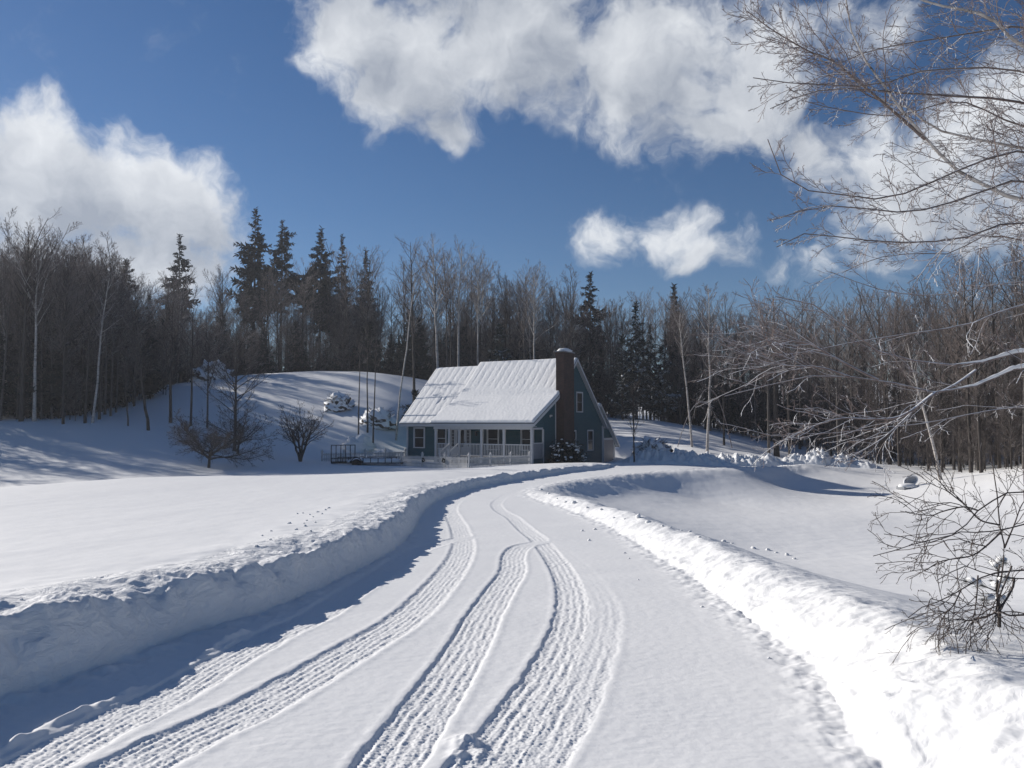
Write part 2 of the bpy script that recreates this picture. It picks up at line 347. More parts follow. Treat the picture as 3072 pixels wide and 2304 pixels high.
ctl += [(8, 30, PZ), (14, 35, PZ), (10, 23, -2.72), (15, 26, PZ), (21, 33, -2.75), (5.5, 27, -2.6), (4.6, 21, -1.95), (4.2, 15, -1.2), (4.5, 11, -.75), (4.6, 8, -.42), (7, 15, -1.75), (9, 10, -1.0), (7, 6, -.3), (7.5, 19, -2.4), (14, 17, -1.9), (14, 8, -.6), (20, 14, -.9), (26, 22, -1.4), (4.0, 32, -2.0)]
ctl += [(1.4, 54.5, -1.44), (-9, 61.5, -1.25), (6.5, 65, -1.82), (-3, 70, -.6), (9, 68, -1.85), (3, 58, -1.5), (-9.9, 62.5, -1.40), (-11.5, 60, -1.40), (-4, 57.5, -1.45), (-8.7, 63.8, -1.30), (-14.3, 59, -1.38)]
ctl += [(5, 44, -1.42), (7, 44, -1.82), (9, 44, -2.2), (9, 46, -1.80), (9, 42, -2.5), (7, 46, -1.45)]
ctl += [(-10, -10, .3), (10, -10, .3), (0, -16, .2), (-60, 0, .5), (60, 0, .5), (0, -100, 1), (-120, 30, 2), (120, 30, 2)]
for px, d, z in ((-900, 110, 5), (0, 110, 5), (700, 110, 5.5), (1300, 115, 4), (1900, 110, 2.0), (2400, 105, -.5), (3000, 95, 0), (3800, 90, 2), (0, 250, 14), (1500, 260, 14), (3000, 250, 14), (-2000, 300, 16), (5000, 300, 16)):
    ctl.append((*at(px, 1270, d)[:2], z))
ctl = np.array(ctl, float)
def _U(r2): return .5 * r2 * np.log(r2 + 1e-12)
_C = ctl[:, :2] / 30.0; _n = len(_C)
_K = _U(((_C[:, None] - _C[None]) ** 2).sum(2)) + np.eye(_n) * 4e-3
_Pm = np.hstack([np.ones((_n, 1)), _C]); _A = np.block([[_K, _Pm], [_Pm.T, np.zeros((3, 3))]])
_w = np.linalg.solve(_A, np.concatenate([ctl[:, 2], np.zeros(3)]))
def base_z(x, y):
    x = np.atleast_1d(np.asarray(x, float)); y = np.atleast_1d(np.asarray(y, float))
    r = np.hypot(x, y); k = np.minimum(1, 320 / np.maximum(r, 1e-6)); X = x * k / 30; Y = y * k / 30
    z = _w[_n] + _w[_n + 1] * X + _w[_n + 2] * Y
    for i in range(_n): z = z + _w[i] * _U((X - _C[i, 0]) ** 2 + (Y - _C[i, 1]) ** 2)
    return np.clip(z, -3.2, 22)
# wheel tracks (photo pixels -> plan)
def c6(P): return [(x * .678, 1500 + y * .678) for x, y in P]
def c7(P): return [(1000 + x * .633, 1350 + y * .633) for x, y in P]
TR = [(c6([(-140, 1335), (150, 1175), (500, 985), (750, 860), (980, 725), (1210, 600), (1400, 510), (1530, 425), (1700, 315), (1815, 240), (1900, 205), (2005, 178), (2090, 165), (2190, 158)]), .19, .015),
      (c6([(330, 1310), (600, 1175), (850, 1045), (1100, 930), (1350, 790), (1600, 645), (1800, 520), (1950, 375), (2030, 265), (2050, 190), (2030, 120)]) + c7([(570, 320), (555, 285), (575, 248), (640, 212), (740, 180)]), .20, .014),
      (c7([(130, 1680), (250, 1500), (400, 1285), (520, 1115), (640, 925), (720, 775), (790, 665), (848, 575), (853, 505), (885, 462), (975, 440), (1100, 432)]), .18, .014),
      (c7([(560, 1660), (720, 1480), (900, 1250), (1030, 1050), (1115, 860), (1135, 720), (1105, 600), (1040, 500), (980, 430), (910, 375), (850, 320), (790, 285), (775, 250), (830, 210), (930, 175)]), .175, .015),
      (c7([(860, 1600), (950, 1480), (1110, 1250), (1215, 1020), (1275, 850), (1275, 730), (1215, 620), (1140, 535), (1060, 470), (1000, 430), (1110, 432)]), .165, .013),
      (c6([(2040, 130), (2080, 140), (2190, 157)]), .07, .012)]
TR = [(spline([on_road(*p) for p in P], 8), w, dp) for P, w, dp in TR]

def terrain(x, y):
    """height, zone: 0 field, 1 driveway, 2 left bank, 3 right bank"""
    P = np.stack([x, y], 1); n = len(P); z = base_z(x, y); zone = np.zeros(n, int)
    far = np.hypot(x, y)
    z = z + .022 * fbm(x / 4.5, y / 8, 2, 5) * sstep(2, 8, far) + .007 * fbm(x / .8, y / 1.1, 3, 9) + .25 * fbm(x / 9, y / 9, 2, 31) * sstep(58, 66, y) * sstep(-40, -5, -np.abs(x - 60) + 60)
    # wind ripples
    z = z + .009 * fbm(x / 1.6 + y / 5, y / .45 - x / 2, 3, 77) * sstep(2, 6, x)
    k = np.where((y < 74) & (y > -8) & (x > -15) & (x < 32))[0]
    Pk = P[k]; ins = inside(Pk, poly)
    dl, il, tl, _ = seg_dist(Pk, Ls[:-1], Ls[1:]); dr, ir, tr_, _ = seg_dist(Pk, Rs[:-1], Rs[1:])
    yk, xk = Pk[:, 1], Pk[:, 0]; left = dl < dr; s = np.minimum(dl, dr)
    ragged = .11 * fbm(xk / 1.0, yk / 1.0, 3, 41) + .045 * fbm(xk / .33, yk / .33, 2, 42) + .015 * fbm(xk / .13, yk / .13, 2, 43)
    ragged = ragged * np.where(left, 1, .7)
    so = s + ragged * sstep(.0, .22, s)
    hL = np.interp(yk, [0, 6, 14, 25, 40, 52, 60], [.47, .47, .45, .42, .36, .26, .05]) + .075 * fbm(xk / 1.1, yk / 1.3, 3, 51)
    hR = np.interp(ir + tr_, [0, 20, 36, 60, 72, 80, 95], [.44, .42, .36, .28, .20, .10, .0]) + .05 * fbm(xk / 1.0, yk / 1.2, 3, 53)
    hb = np.where(left, hL, hR)
    face = np.where(left, .25, .70); u = np.clip(so / face, 0, 1)
    prof = np.where(left, 1 - (1 - u) ** 1.8, 1 - (1 - u) ** 1.5) * sstep(-.02, .05, so)
    w = np.exp(-(np.maximum(so, 0) / np.where(left, 1.3, 1.25)) ** 2)
    zk = z[k]; road = zr(yk)
    top = road + hb + .030 * fbm(xk / .35 + yk * .4, yk / .18, 3, 61) * sstep(1.8, .3, so)
    zo = w * top + (1 - w) * np.maximum(zk, -9)
    rough = (.028 * np.abs(fbm(xk / .40 + .8 * perlin(xk / .2, yk / .2, 73), yk / .40, 4, 71)) - .012 + .012 * fbm(xk / .10, yk / .22, 3, 75) + .05 * perlin(xk / .55, yk / .8, 76)) * sstep(0, .06, so) * sstep(.95, .3, so)
    spill = .028 * np.exp(-(s / .22) ** 2) * (.55 + fbm(xk / .22, yk / .22, 3, 85)) * sstep(2.0, 3.0, yk)
    zo = road + spill * (1 - prof) + (zo - road) * prof + np.where(left, rough * .6, rough * .35)
    # the driveway itself
    zi = road + .010 * fbm(xk / 1.6, yk / 1.2, 2, 81) + .0016 * fbm(xk / .09, yk / .06, 2, 83) + spill
    q = np.where(ins & (yk < 42))[0]; Pq = Pk[q]; dz = np.zeros(len(q)); cov = np.zeros(len(q))
    for ti, (T, wd, dp) in enumerate(TR):
        cum = np.concatenate([[0], np.cumsum(np.hypot(*np.diff(T, axis=0).T))])
        d, i, t, sg = seg_dist(Pq, T[:-1], T[1:]); m = d < wd + .25
        L = cum[i] + t * (cum[i + 1] - cum[i]); lat = d * sg
        fade = sstep(cum[-1], cum[-1] - 1.5, L) * .75 + .25 if ti in (0, 2) else sstep(cum[-1] - 4, cum[-1] - 13, L) * .9 + .10
        edge = wd + .018 * perlin(L / .25, np.zeros_like(L) + ti, 91)
        c = sstep(edge + .015, edge - .02, d)
        lug = .0021 * np.sin(2 * math.pi * (L / .034 + lat * 9 + .5 * perlin(L / .3, lat * 0 + ti, 96))) * sstep(.02, .06, d) + .0021 * (1 + .8 * perlin(L / .5, lat / .1, 94)) * np.cos(2 * math.pi * lat / (.056 + .006 * ti) + 1.3 * perlin(L / .8, lat * 0, 95))
        chop = .0042 * fbm(Pq[:, 0] / .026, Pq[:, 1] / .026, 3, 93 + ti, .7) + .0035 * fbm(L / .2, lat / .035, 2, 97)
        berm = .0035 * np.exp(-((d - wd - .035) / .03) ** 2) * (1 + .8 * perlin(L / .12, lat * 0 + ti, 99))
        rut = (-dp * np.minimum(1, .6 + .4 * (lat / wd + 1)) + lug + chop) * fade
        dz = np.where(c > cov, dz * (1 - c) + rut * c, dz); cov = np.maximum(cov, c)
        dz = dz + berm * (1 - cov) * fade * m
        if ti == 0: dz = dz + (1 - cov) * m * .050 * np.exp(-((lat - wd - .09 - .03 * perlin(L / .5, L * 0, 98)) / .05) ** 2) * np.clip(.35 + fbm(L / .35, lat / .2, 3, 103), 0, 1.3) * sstep(9, 6, Pq[:, 1])
    zi[q] += dz
    bl = sstep(47, 56, yk + .35 * (xk - 9)); zi = zi * (1 - bl) + zk * bl; zk = np.where(ins, zi, zo)
    # clod by the right wheel track, notch in the right bank
    z[k] = zk
    zn = np.where(ins, 1, np.where(left & (s < 1.15) & (yk > 1) & (yk < 52), 2, np.where((~left) & (s < 1.25) & (yk > 1) & (yk < 46), 3, 0)))
    zone[k] = zn
    for (px, py), rad, hgt in (((1400, 2225), .08, .065), ((1440, 2260), .06, .035), ((1375, 2265), .05, .035)):
        c = on_road(px, py); r = np.hypot(x - c[0], y - c[1]) / rad
        z = z + hgt * np.exp(-r ** 2) * (.8 + .45 * fbm(x / .08, y / .08, 2, 101))
    return z, zone
def ground(x, y): return float(terrain(np.array([float(x)]), np.array([float(y)]))[0][0])
def gpt(px, d): p = at(px, 1270, d); return np.array([p[0], p[1], ground(p[0], p[1])])

def build_ground():
    fine = np.radians(np.linspace(-41, 41, 980)); rest = np.radians(np.linspace(41, 319, 90)[1:-1]); ang = np.concatenate([fine, rest]); nc = len(ang)
    gs = lambda a, b, n: np.exp(np.linspace(math.log(a), math.log(b), n, endpoint=False))
    rr = np.concatenate([gs(.8, 3, 40), gs(3, 11, 620), gs(11, 34, 330), gs(34, 110, 240), gs(110, 330, 24), [330]]); nr = len(rr)
    X = (rr[:, None] * np.sin(ang)[None]).ravel(); Y = (rr[:, None] * np.cos(ang)[None]).ravel()
    Z, zone = terrain(X, Y)
    V = np.stack([X, Y, Z], 1); V = np.vstack([V, [[0, 0, float(zr(0))]]])
    i, j = np.meshgrid(np.arange(nr - 1), np.arange(nc), indexing='ij'); j2 = (j + 1) % nc
    Q = np.stack([i * nc + j, i * nc + j2, (i + 1) * nc + j2, (i + 1) * nc + j], -1).reshape(-1, 4)
    # vertex normals of the whole sheet, so that the pieces shade as one
    e1 = V[Q[:, 2]] - V[Q[:, 0]]; e2 = V[Q[:, 3]] - V[Q[:, 1]]; fnrm = np.cross(e1, e2); vn = np.zeros_like(V)
    for c in range(4):
        for ax in range(3): vn[:, ax] += np.bincount(Q[:, c], fnrm[:, ax], len(V))
    vn[-1] = (0, 0, 1); vn /= np.linalg.norm(vn, axis=1)[:, None] + 1e-12
    if vn[:, 2].mean() < 0: raise RuntimeError('normals')
    zq = zone[Q[:, 0]]
    names = {0: 'snow_field', 1: 'driveway', 2: 'snow_bank', 3: 'snow_bank'}
    for zi_ in range(4):
        q = Q[zq == zi_]; used = np.unique(q); remap = np.zeros(len(V), np.int32); remap[used] = np.arange(len(used))
        o = obj_np(names[zi_], V[used], remap[q], BANK if zi_ == 2 else BANKS if zi_ == 3 else SNOW)
        o.data.normals_split_custom_set_from_vertices(vn[used].tolist())
        o['kind'] = 'structure'
        if zi_ == 1:
            pass
    # small cap under the camera
    cap = MB(); ring = [tuple(V[k]) for k in range(0, nc, 8)]
    cap.v = ring + [tuple(V[-1])]; m = len(ring); cap.f = [(m, (k + 1) % m, k) for k in range(m)]
    o = cap.build('driveway', SNOW); o['kind'] = 'structure'
build_ground()

# ------------------------------------------------------------------ the house
HB = np.array([1.434, 55.0, -1.44]); HROT = R(-31)
house = thing('house', HB, HROT, 'teal clapboard house with snowy metal roof, front porch and tall brick chimney', 'house')
# local axes: x along the front (0 = right corner, negative = left), y into depth, z up
PITCHS = .945; RV, RZ = 6.62, 8.02; LRZ = 7.74
def zs(v): return RZ - abs(v - RV) * PITCHS                  # main roof underside line
def zl(v): return LRZ - abs(v - RV) * PITCHS
V0, V1, U1, U2 = 2.12, 11.9, -8.5, -12.9                     # front wall, rear wall, section joint, left wall
PB = 3.41; PBZ = zs(PB); PE, PEZ = -.32, 2.98                # porch roof break and eave
def zp(v): return PEZ + (v - PE) * (PBZ - PEZ) / (PB - PE)
m = MB()
m.prism([(V0, -.9), (V1, -.9), (V1, zs(V1) - .12), (RV, RZ - .14), (PB, PBZ - .14), (V0, zp(V0) - .14)], lambda a, b, e: (e, a, b), U1, 0)
m.prism([(V0, -.9), (V1, -.9), (V1, zl(V1) - .12), (RV, LRZ - .14), (V0, zl(V0) - .14)], lambda a, b, e: (e, a, b), U2, U1 - .002)
m.prism([(V0, -.9), (V0 - .35, -.9), (V0 - .35, zp(V0 - .35) - .14), (V0, zp(V0) - .14)], lambda a, b, e: (e, a, b), -.12, -.003)
m.prism([(0.05, 2.62), (V0 - .36, 2.62), (V0 - .36, zp(V0 - .36) - .16), (.05, zp(.05) - .16)], lambda a, b, e: (e, a, b), -.10, -.02)      # gable cheek over the porch end
m.build('wall', SIDING, house)
def slab(poly, u0, u1, th):                                  # roof sheet following a section polyline
    b = MB(); up = [(a, z) for a, z in poly]; dn = [(a, z - th) for a, z in reversed(poly)]
    return b.prism(up + dn, lambda a, z, e: (e, a, z), u0, u1)
RO = .32
r_ = MB()
for bb in (slab([(PE, PEZ), (PB, PBZ), (RV, RZ), (V1 + .35, zs(V1 + .35))], U1 - .25, RO, .09), slab([(1.55, zl(1.55)), (RV, LRZ), (V1 + .35, zl(V1 + .35))], U2 - .35, U1 - .253, .09)):
    k = len(r_.v); r_.v += bb.v; r_.f += [tuple(i + k for i in f) for f in bb.f]
r_.build('roof', ROOFM, house)
def snow_sheet(poly, u0, u1, depth, rib, ribs_until, seed, gaps=()):
    """snow lying on a roof slope: ribbed where the metal seams show through"""
    P = np.array(poly); cum = np.concatenate([[0], np.cumsum(np.hypot(*np.diff(P, axis=0).T))]); L = cum[-1]
    ns, nu = int(L / .07), int((u1 - u0) / .045); S = np.linspace(0, L, ns); Ug = np.linspace(u0, u1, nu)
    pv = np.interp(S, cum, P[:, 0]); pz = np.interp(S, cum, P[:, 1]); ke = np.hanning(15); ke /= ke.sum()
    pz = np.convolve(np.pad(pz, 7, mode='reflect', reflect_type='odd'), ke, 'valid')
    tv, tz = np.gradient(pv), np.gradient(pz); tl = np.hypot(tv, tz); nv, nz = -tz / tl, tv / tl
    SS, UU = np.meshgrid(S, Ug, indexing='ij')
    wob = .05 * perlin(SS / .9, UU / .8, seed) 
    ph = (UU + wob) / .62; rb = np.abs(np.sin(math.pi * ph)) ** .55
    rstr = sstep(ribs_until - .3, ribs_until + .8, SS) if ribs_until > 0 else np.ones_like(SS)
    d = depth * (1 + .07 * fbm(UU / 1.8, SS / 1.8, 2, seed + 1)) + rib * (rb - .5) * rstr * (1 + .5 * perlin(UU / 1.1, SS / 2, seed + 4)) - depth * .35 * rstr
    edge = np.minimum(np.minimum(SS, L - SS), np.minimum(UU - u0, u1 - UU)); er = np.sqrt(np.clip(edge / .10, 0, 1))
    d = .008 + (d + .012 * fbm(UU / .18, SS / .18, 2, seed + 2)) * er
    for (gu, gs_, wu, ws) in gaps: d = d - (depth * .9 + .02) * np.exp(-(((UU - gu - (SS - gs_) * .15) / wu) ** 2 + ((SS - gs_) / ws) ** 2)) 
    d = np.maximum(d, -.02)
    V = np.stack([UU, pv[:, None] + nv[:, None] * d, pz[:, None] + nz[:, None] * d], -1).reshape(-1, 3)
    i, j = np.meshgrid(np.arange(ns - 1), np.arange(nu - 1), indexing='ij')
    return V, np.stack([i * nu + j, i * nu + j + 1, (i + 1) * nu + j + 1, (i + 1) * nu + j], -1).reshape(-1, 4)
def merge(parts):
    Vs, Qs, k = [], [], 0
    for V, Q in parts: Vs.append(V); Qs.append(Q + k); k += len(V)
    return np.vstack(Vs), np.vstack(Qs)
VS, QS = merge([snow_sheet([(PE - .03, PEZ + .005), (PB, PBZ + .005), (RV, RZ + .005)], U1 - .24, RO - .01, .17, .022, 4.9, 3),
                snow_sheet([(1.54, zl(1.54) + .005), (RV, LRZ + .005)], U2 - .34, U1 - .26, .11, .024, -1, 13, gaps=[(-10.55, 2.6, .07, .28), (-10.1, 2.85, .05, .14), (-8.95, 2.7, .06, .2)]),
                snow_sheet([(RV, RZ + .005), (V1 + .35, zs(V1 + .35) + .005)][::-1], U1 - .24, RO - .01, .12, .06, -1, 23),
                snow_sheet([(RV, LRZ + .005), (V1 + .35, zl(V1 + .35) + .005)][::-1], U2 - .34, U1 - .26, .12, .06, -1, 33)])
# rear slopes were laid out eave first, so their normals point the other way: flip the outward offset by mirroring about the ridge
nf = len(VS)
obj_np('roof_snow', VS, QS, ROOFSNOW, house)
# trim
t = MB()
for v0, z0, v1, z1 in ((PE, PEZ - .05, PB, PBZ - .07), (PB, PBZ - .07, RV, RZ - .07), (RV, RZ - .07, V1 + .35, zs(V1 + .35) - .07)):
    t.prism([(v0, z0 - .2), (v1, z1 - .2), (v1, z1 + .02), (v0, z0 + .02)], lambda a, b, e: (e, a, b), .30, .335)
    t.prism([(v0, z0 - .13), (v1, z1 - .13), (v1, z1 - .03), (v0, z0 - .03)], lambda a, b, e: (e, a, b), .004, .298)
t.build('rake_board', WHITE, house); t = MB()
for v0, z0, v1, z1 in ((1.55, zl(1.55) - .05, RV, LRZ - .07),):
    t.prism([(v0, z0 - .2), (v1, z1 - .2), (v1, z1 + .02), (v0, z0 + .02)], lambda a, b, e: (e, a, b), U2 - .365, U2 - .33)
t.build('rake_board', WHITE, house)
t = MB().box(U1 - .25, .297, PE - .02, PE + .02, PEZ - .26, PEZ - .07).box(U1 - .05, -.0, -.12, .12, 2.50, 2.78).box(U1 - .25, .296, PE + .022, .118, PEZ - .27, PEZ - .24)
t.build('porch_beam', WHITE, house)
MB().box(U2 - .34, U1 - .256, 1.53, 1.57, zl(1.55) - .25, zl(1.55) - .07).box(U2 - .34, U1 - .256, 1.572, V0 - .003, zl(1.55) - .26, zl(1.55) - .22).build('fascia_board', WHITE, house)
for name, x0, x1, y0, y1, z0, z1 in (('corner_board', U2 - .02, U2 + .14, V0 - .022, V0 + .13, -.9, 2.76), ('corner_board', -.10, .022, V1 - .16, V1 + .02, -.9, zs(V1) - .3), ('corner_board', .002, .03, 3.42, 3.54, -.9, PBZ - .35)):
    MB().box(x0, x1, y0, y1, z0, z1).build(name, WHITE, house)
def window(w, z0, z1, pos, side='front', mull=True, par=None, extra_sash=True):
    """double hung window; pos = centre along the wall; front wall faces -y at V0, side wall faces +x at 0"""
    par = par or house
    def bx(mb, a0, a1, h0, h1, d0, d1):                       # a along, h height, d out of the wall
        if side == 'front': mb.box(pos + a0, pos + a1, V0 - d1, V0 - d0, h0, h1)
        else: mb.box(d0, d1, pos + a0, pos + a1, h0, h1)
    f = MB(); c = .11; h = w / 2
    bx(f, -h, -h + c, z0, z1, .003, .045); bx(f, h - c, h, z0, z1, .003, .045); bx(f, -h + c, h - c, z1 - c, z1, .003, .045); bx(f, -h + c, h - c, z0, z0 + .08, .003, .06)
    fr = f.build('window', WHITE, par)
    gl = MB(); bx(gl, -h + c, h - c, z0 + .08, z1 - c, .004, .012); gl.build('glass', GLASS, fr)
    s_ = MB(); zm = (z0 + z1) / 2; bx(s_, -h + c, h - c, zm - .022, zm + .022, .013, .028)
    for q in (-h + c, h - c - .035): bx(s_, q, q + .035, z0 + .08, z1 - c, .013, .024)
    s_.build('sash', WHITE if extra_sash else GREYP, fr)
window(1.16, .96, 2.62, -11.63); window(1.12, .92, 2.60, -9.48); window(1.12, .92, 2.60, -4.62); window(1.16, .92, 2.60, -1.62)
window(1.15, 3.80, 5.42, 7.52, 'side', False, None, False); window(1.12, .74, 2.42, 9.46, 'side', False, None, False); window(1.0, .90, 2.42, 6.38, 'side', False, None, False)
# shutters beside the porch window, entrance with sidelights
FL = .50
fr = MB().box(-8.62, -8.50, V0 - .06, V0 - .003, FL, 2.68).box(-6.74, -6.62, V0 - .06, V0 - .003, FL, 2.68).box(-8.50, -6.74, V0 - .06, V0 - .003, 2.56, 2.68).box(-8.12, -8.02, V0 - .055, V0 - .003, FL, 2.56).box(-7.14, -7.04, V0 - .055, V0 - .003, FL, 2.56).build('door_frame', WHITE, house)
for q0, q1 in ((-8.50, -8.12), (-7.04, -6.74)): MB().box(q0, q1, V0 - .02, V0 - .004, FL, 2.56).build('sidelight_panel', WHITE, fr)
for a in (-8.42, -6.98):
    g_ = MB().box(a, a + .20, V0 - .028, V0 - .021, 1.15, 2.42); gg = g_.build('sidelight', GLASS, house)
    mm = MB()
    for k in range(1, 5): mm.box(a, a + .20, V0 - .036, V0 - .029, 1.15 + k * .254 - .012, 1.15 + k * .254 + .012)
    mm.box(a + .088, a + .112, V0 - .0375, V0 - .0295, 1.15, 2.42); mm.build('muntin', WHITE, gg)
dr = MB().box(-8.02, -7.14, V0 - .03, V0 - .006, FL, 2.56).build('door', WHITE, house)
MB().box(-7.88, -7.28, V0 - .038, V0 - .031, 1.10, 2.42).build('glass', GLASS, dr)
MB().box(-7.24, -7.19, V0 - .08, V0 - .031, 1.44, 1.50).build('handle', DARKP, dr)
for a in (-5.42, -3.98): MB().box(a - .16, a + .16, V0 - .03, V0 - .003, .96, 2.58).build('shutter', mat('dark_shutter', m_plain((.035, .06, .075), .6)), house)
# porch
MB().box(U1 + .02, -.02, .02, V0 - .37, FL - .08, FL).build('porch_floor', GREYP, house)
MB().box(U1 + .05, -.05, .06, .10, -.8, FL - .085).box(-.09, -.05, .102, V0 - .37, -.8, FL - .085).build('porch_skirt', SIDING, house)
POST = [-8.45, -7.21, -6.30, -4.30, -2.38, -.09]
for u in POST:
    w = .075 if u in (-7.21, -6.30) else .085
    MB().box(u - w, u + w, .0 - w + .08, w + .08, FL - .45 if u != -8.45 else -.7, 2.50).box(u - w - .02, u + w + .02, -w + .06, w + .10, 2.36, 2.42).build('porch_post', WHITE, house)
def railing(u0, u1, name='porch_railing'):
    b = MB().box(u0, u1, .05, .12, FL + .88, FL + .95).box(u0, u1, .06, .11, FL + .08, FL + .13)
    n = int((u1 - u0) / .125)
    for k in range(1, n): x = u0 + (u1 - u0) * k / n; b.box(x - .02, x + .02, .065, .105, FL + .13, FL + .88)
    b.build(name, WHITE, house)
railing(-8.37, -7.28); railing(-6.22, -4.38); railing(-4.21, -2.47); railing(-2.29, -.18)
MB().box(-.075, -.045, .17, V0 - .52, FL - .05, FL + .98).build('porch_side_panel', GREYP, house)
MB().box(-.11, -.0, V0 - .52, V0 - .40, FL - .9, 2.50).box(-.11, -.01, .17, V0 - .53, 2.50, 2.63).box(-.10, -.02, .17, V0 - .53, FL + .98, FL + 1.06).build('porch_end_frame', WHITE, house)
for u in (-7.14, -6.36):
    b = MB().bar((u, .0, FL + .92), (u, -1.15, .28 + .55), .06, .07).bar((u, 0, FL + .12), (u, -1.15, -.0 + .15), .05, .05)
    for k in range(1, 9): y = -1.15 * k / 9; zz = FL - .37 * k / 9; b.box(u - .02, u + .02, y - .02, y + .02, zz + .12, zz + .92 - .02)
    b.box(u - .06, u + .06, -1.27, -1.15, -.5, .95).box(u - .075, u + .075, -1.285, -1.135, .95, .99).box(u - .045, u + .045, -1.255, -1.165, .99, 1.08)
    b.build('stair_railing', WHITE, house)
MB().box(-7.08, -6.42, -.36, .0, -.6, .33).box(-7.08, -6.42, -.72, -.363, -.6, .16).box(-7.08, -6.42, -1.08, -.723, -.6, .0).build('porch_steps', GREYP, house)
# chimney
ch = MB().box(.002, .66, 3.57, 5.28, -.9, 8.25)
ch.box(-.02, .70, 3.53, 5.32, 8.08, 8.20)
cho = ch.build('chimney', BRICK, house)
MB().box(-.04, .72, 3.50, 5.35, 8.252, 8.33).build('chimney_cap', GREYP, cho)
def blob(c, r, seed, amp=.25, sc=1.3, n=24, flat=None):       # lumpy dome or boulder; returns V, Q
    th = np.linspace(0, math.pi, n // 2 + 1); ph = np.linspace(0, 2 * math.pi, n, endpoint=False)
    T, P = np.meshgrid(th, ph, indexing='ij'); X = np.sin(T) * np.cos(P); Y = np.sin(T) * np.sin(P); Z = np.cos(T)
    k = 1 + amp * (perlin(X * sc + 3.1 * Z + seed, Y * sc - 2.7 * Z, seed) + .5 * perlin(X * sc * 2.3 - 4 * Z, Y * sc * 2.3 + 5 * Z + seed, seed + 1))
    if flat is not None: Z = np.maximum(Z, flat)
    V = np.stack([c[0] + r[0] * X * k, c[1] + r[1] * Y * k, c[2] + r[2] * Z * k], -1).reshape(-1, 3); m = len(ph)
    i, j = np.meshgrid(np.arange(len(th) - 1), np.arange(m), indexing='ij'); j2 = (j + 1) % m
    return V, np.stack([i * m + j, (i + 1) * m + j, (i + 1) * m + j2, i * m + j2], -1).reshape(-1, 4)
V, Q = blob((.33, 4.42, 8.33), (.42, .98, .27), 5, .12, 1.2, 28, -.05); obj_np('snow_cap', V, Q, SNOW, cho)
b = MB(); b.bar((.62, 4.95, 8.34), (.75, 5.5, 8.85), .03, .03); b.build('antenna_rod', DARKP, cho)
# small things on the walls
MB().box(.003, .05, 2.55, 2.67, 3.38, 3.50).box(.03, .15, 2.50, 2.60, 3.44, 3.56).box(.03, .15, 2.63, 2.73, 3.44, 3.56).build('wall_lamp', WHITE, house, .01)
MB().box(.024, .10, V1 - .05, V1 + .03, -.8, 2.55).bar((.06, V1 + .0, 2.55), (.06, V1 + .3, 2.72), .08, .08).build('downspout', WHITE, house)
MB().box(-6.2, -5.95, V0 - .14, V0 - .004, 2.25, 2.32).box(-6.13, -6.02, V0 - .22, V0 - .08, 1.98, 2.24).build('porch_lantern', DARKP, house, .01)
# garage wing behind
GV0, GV1, GR, GRZ = 8.2, 15.35, 11.8, 4.62
def zg(v): return GRZ - abs(v - GR) * .92
gu = -.42
g_ = MB().prism([(V1 + .02, -1.2), (GV1, -1.2), (GV1, zg(GV1) - .1), (V1 + .02, zg(V1 + .02) - .1)], lambda a, b, e: (e, a, b), -7.5, gu).build('garage_wing', SIDING, house)
MB().prism([(GR - 1.3, zg(GR - 1.3)), (GR, GRZ), (GV1 + .4, zg(GV1 + .4)), (GV1 + .4, zg(GV1 + .4) - .09), (GR, GRZ - .1), (GR - 1.3, zg(GR - 1.3) - .09)], lambda a, b, e: (e, a, b), -7.6, gu + .3).build('roof', ROOFM, g_)
t = MB()
t.prism([(GR - 1.2, zg(GR - 1.2) - .2), (GR, GRZ - .22), (GR, GRZ - .02), (GR - 1.2, zg(GR - 1.2) - .0)], lambda a, b, e: (e, a, b), gu + .302, gu + .335)
t.prism([(GR, GRZ - .22), (GV1 + .4, zg(GV1 + .4) - .22), (GV1 + .4, zg(GV1 + .4) - .0), (GR, GRZ - .02)], lambda a, b, e: (e, a, b), gu + .302, gu + .335)
t.box(gu - .1, gu + .02, GV1 - .14, GV1 + .02, -1.2, zg(GV1) - .3)
t.build('rake_board', WHITE, g_)
V, Q = snow_sheet([(GR - 1.3, zg(GR - 1.3) + .005), (GR, GRZ + .005)], -7.6, gu + .29, .12, .05, -1, 43)
V2, Q2 = snow_sheet([(GV1 + .4, zg(GV1 + .4) + .005), (GR, GRZ + .005)], -7.6, gu + .29, .12, .05, -1, 53)
obj_np('roof_snow', *merge([(V, Q), (V2, Q2)]), SNOW, g_)
MB().box(gu + .003, gu + .03, 12.35, 14.95, -1.2, 1.52).build('garage_door', GARAGE, house)
MB().box(gu + .003, gu + .05, 12.15, 12.345, -1.2, 1.70).box(gu + .003, gu + .05, 14.955, 15.12, -1.2, 1.70).box(gu + .003, gu + .05, 12.345, 14.955, 1.525, 1.70).build('garage_door_frame', WHITE, house)

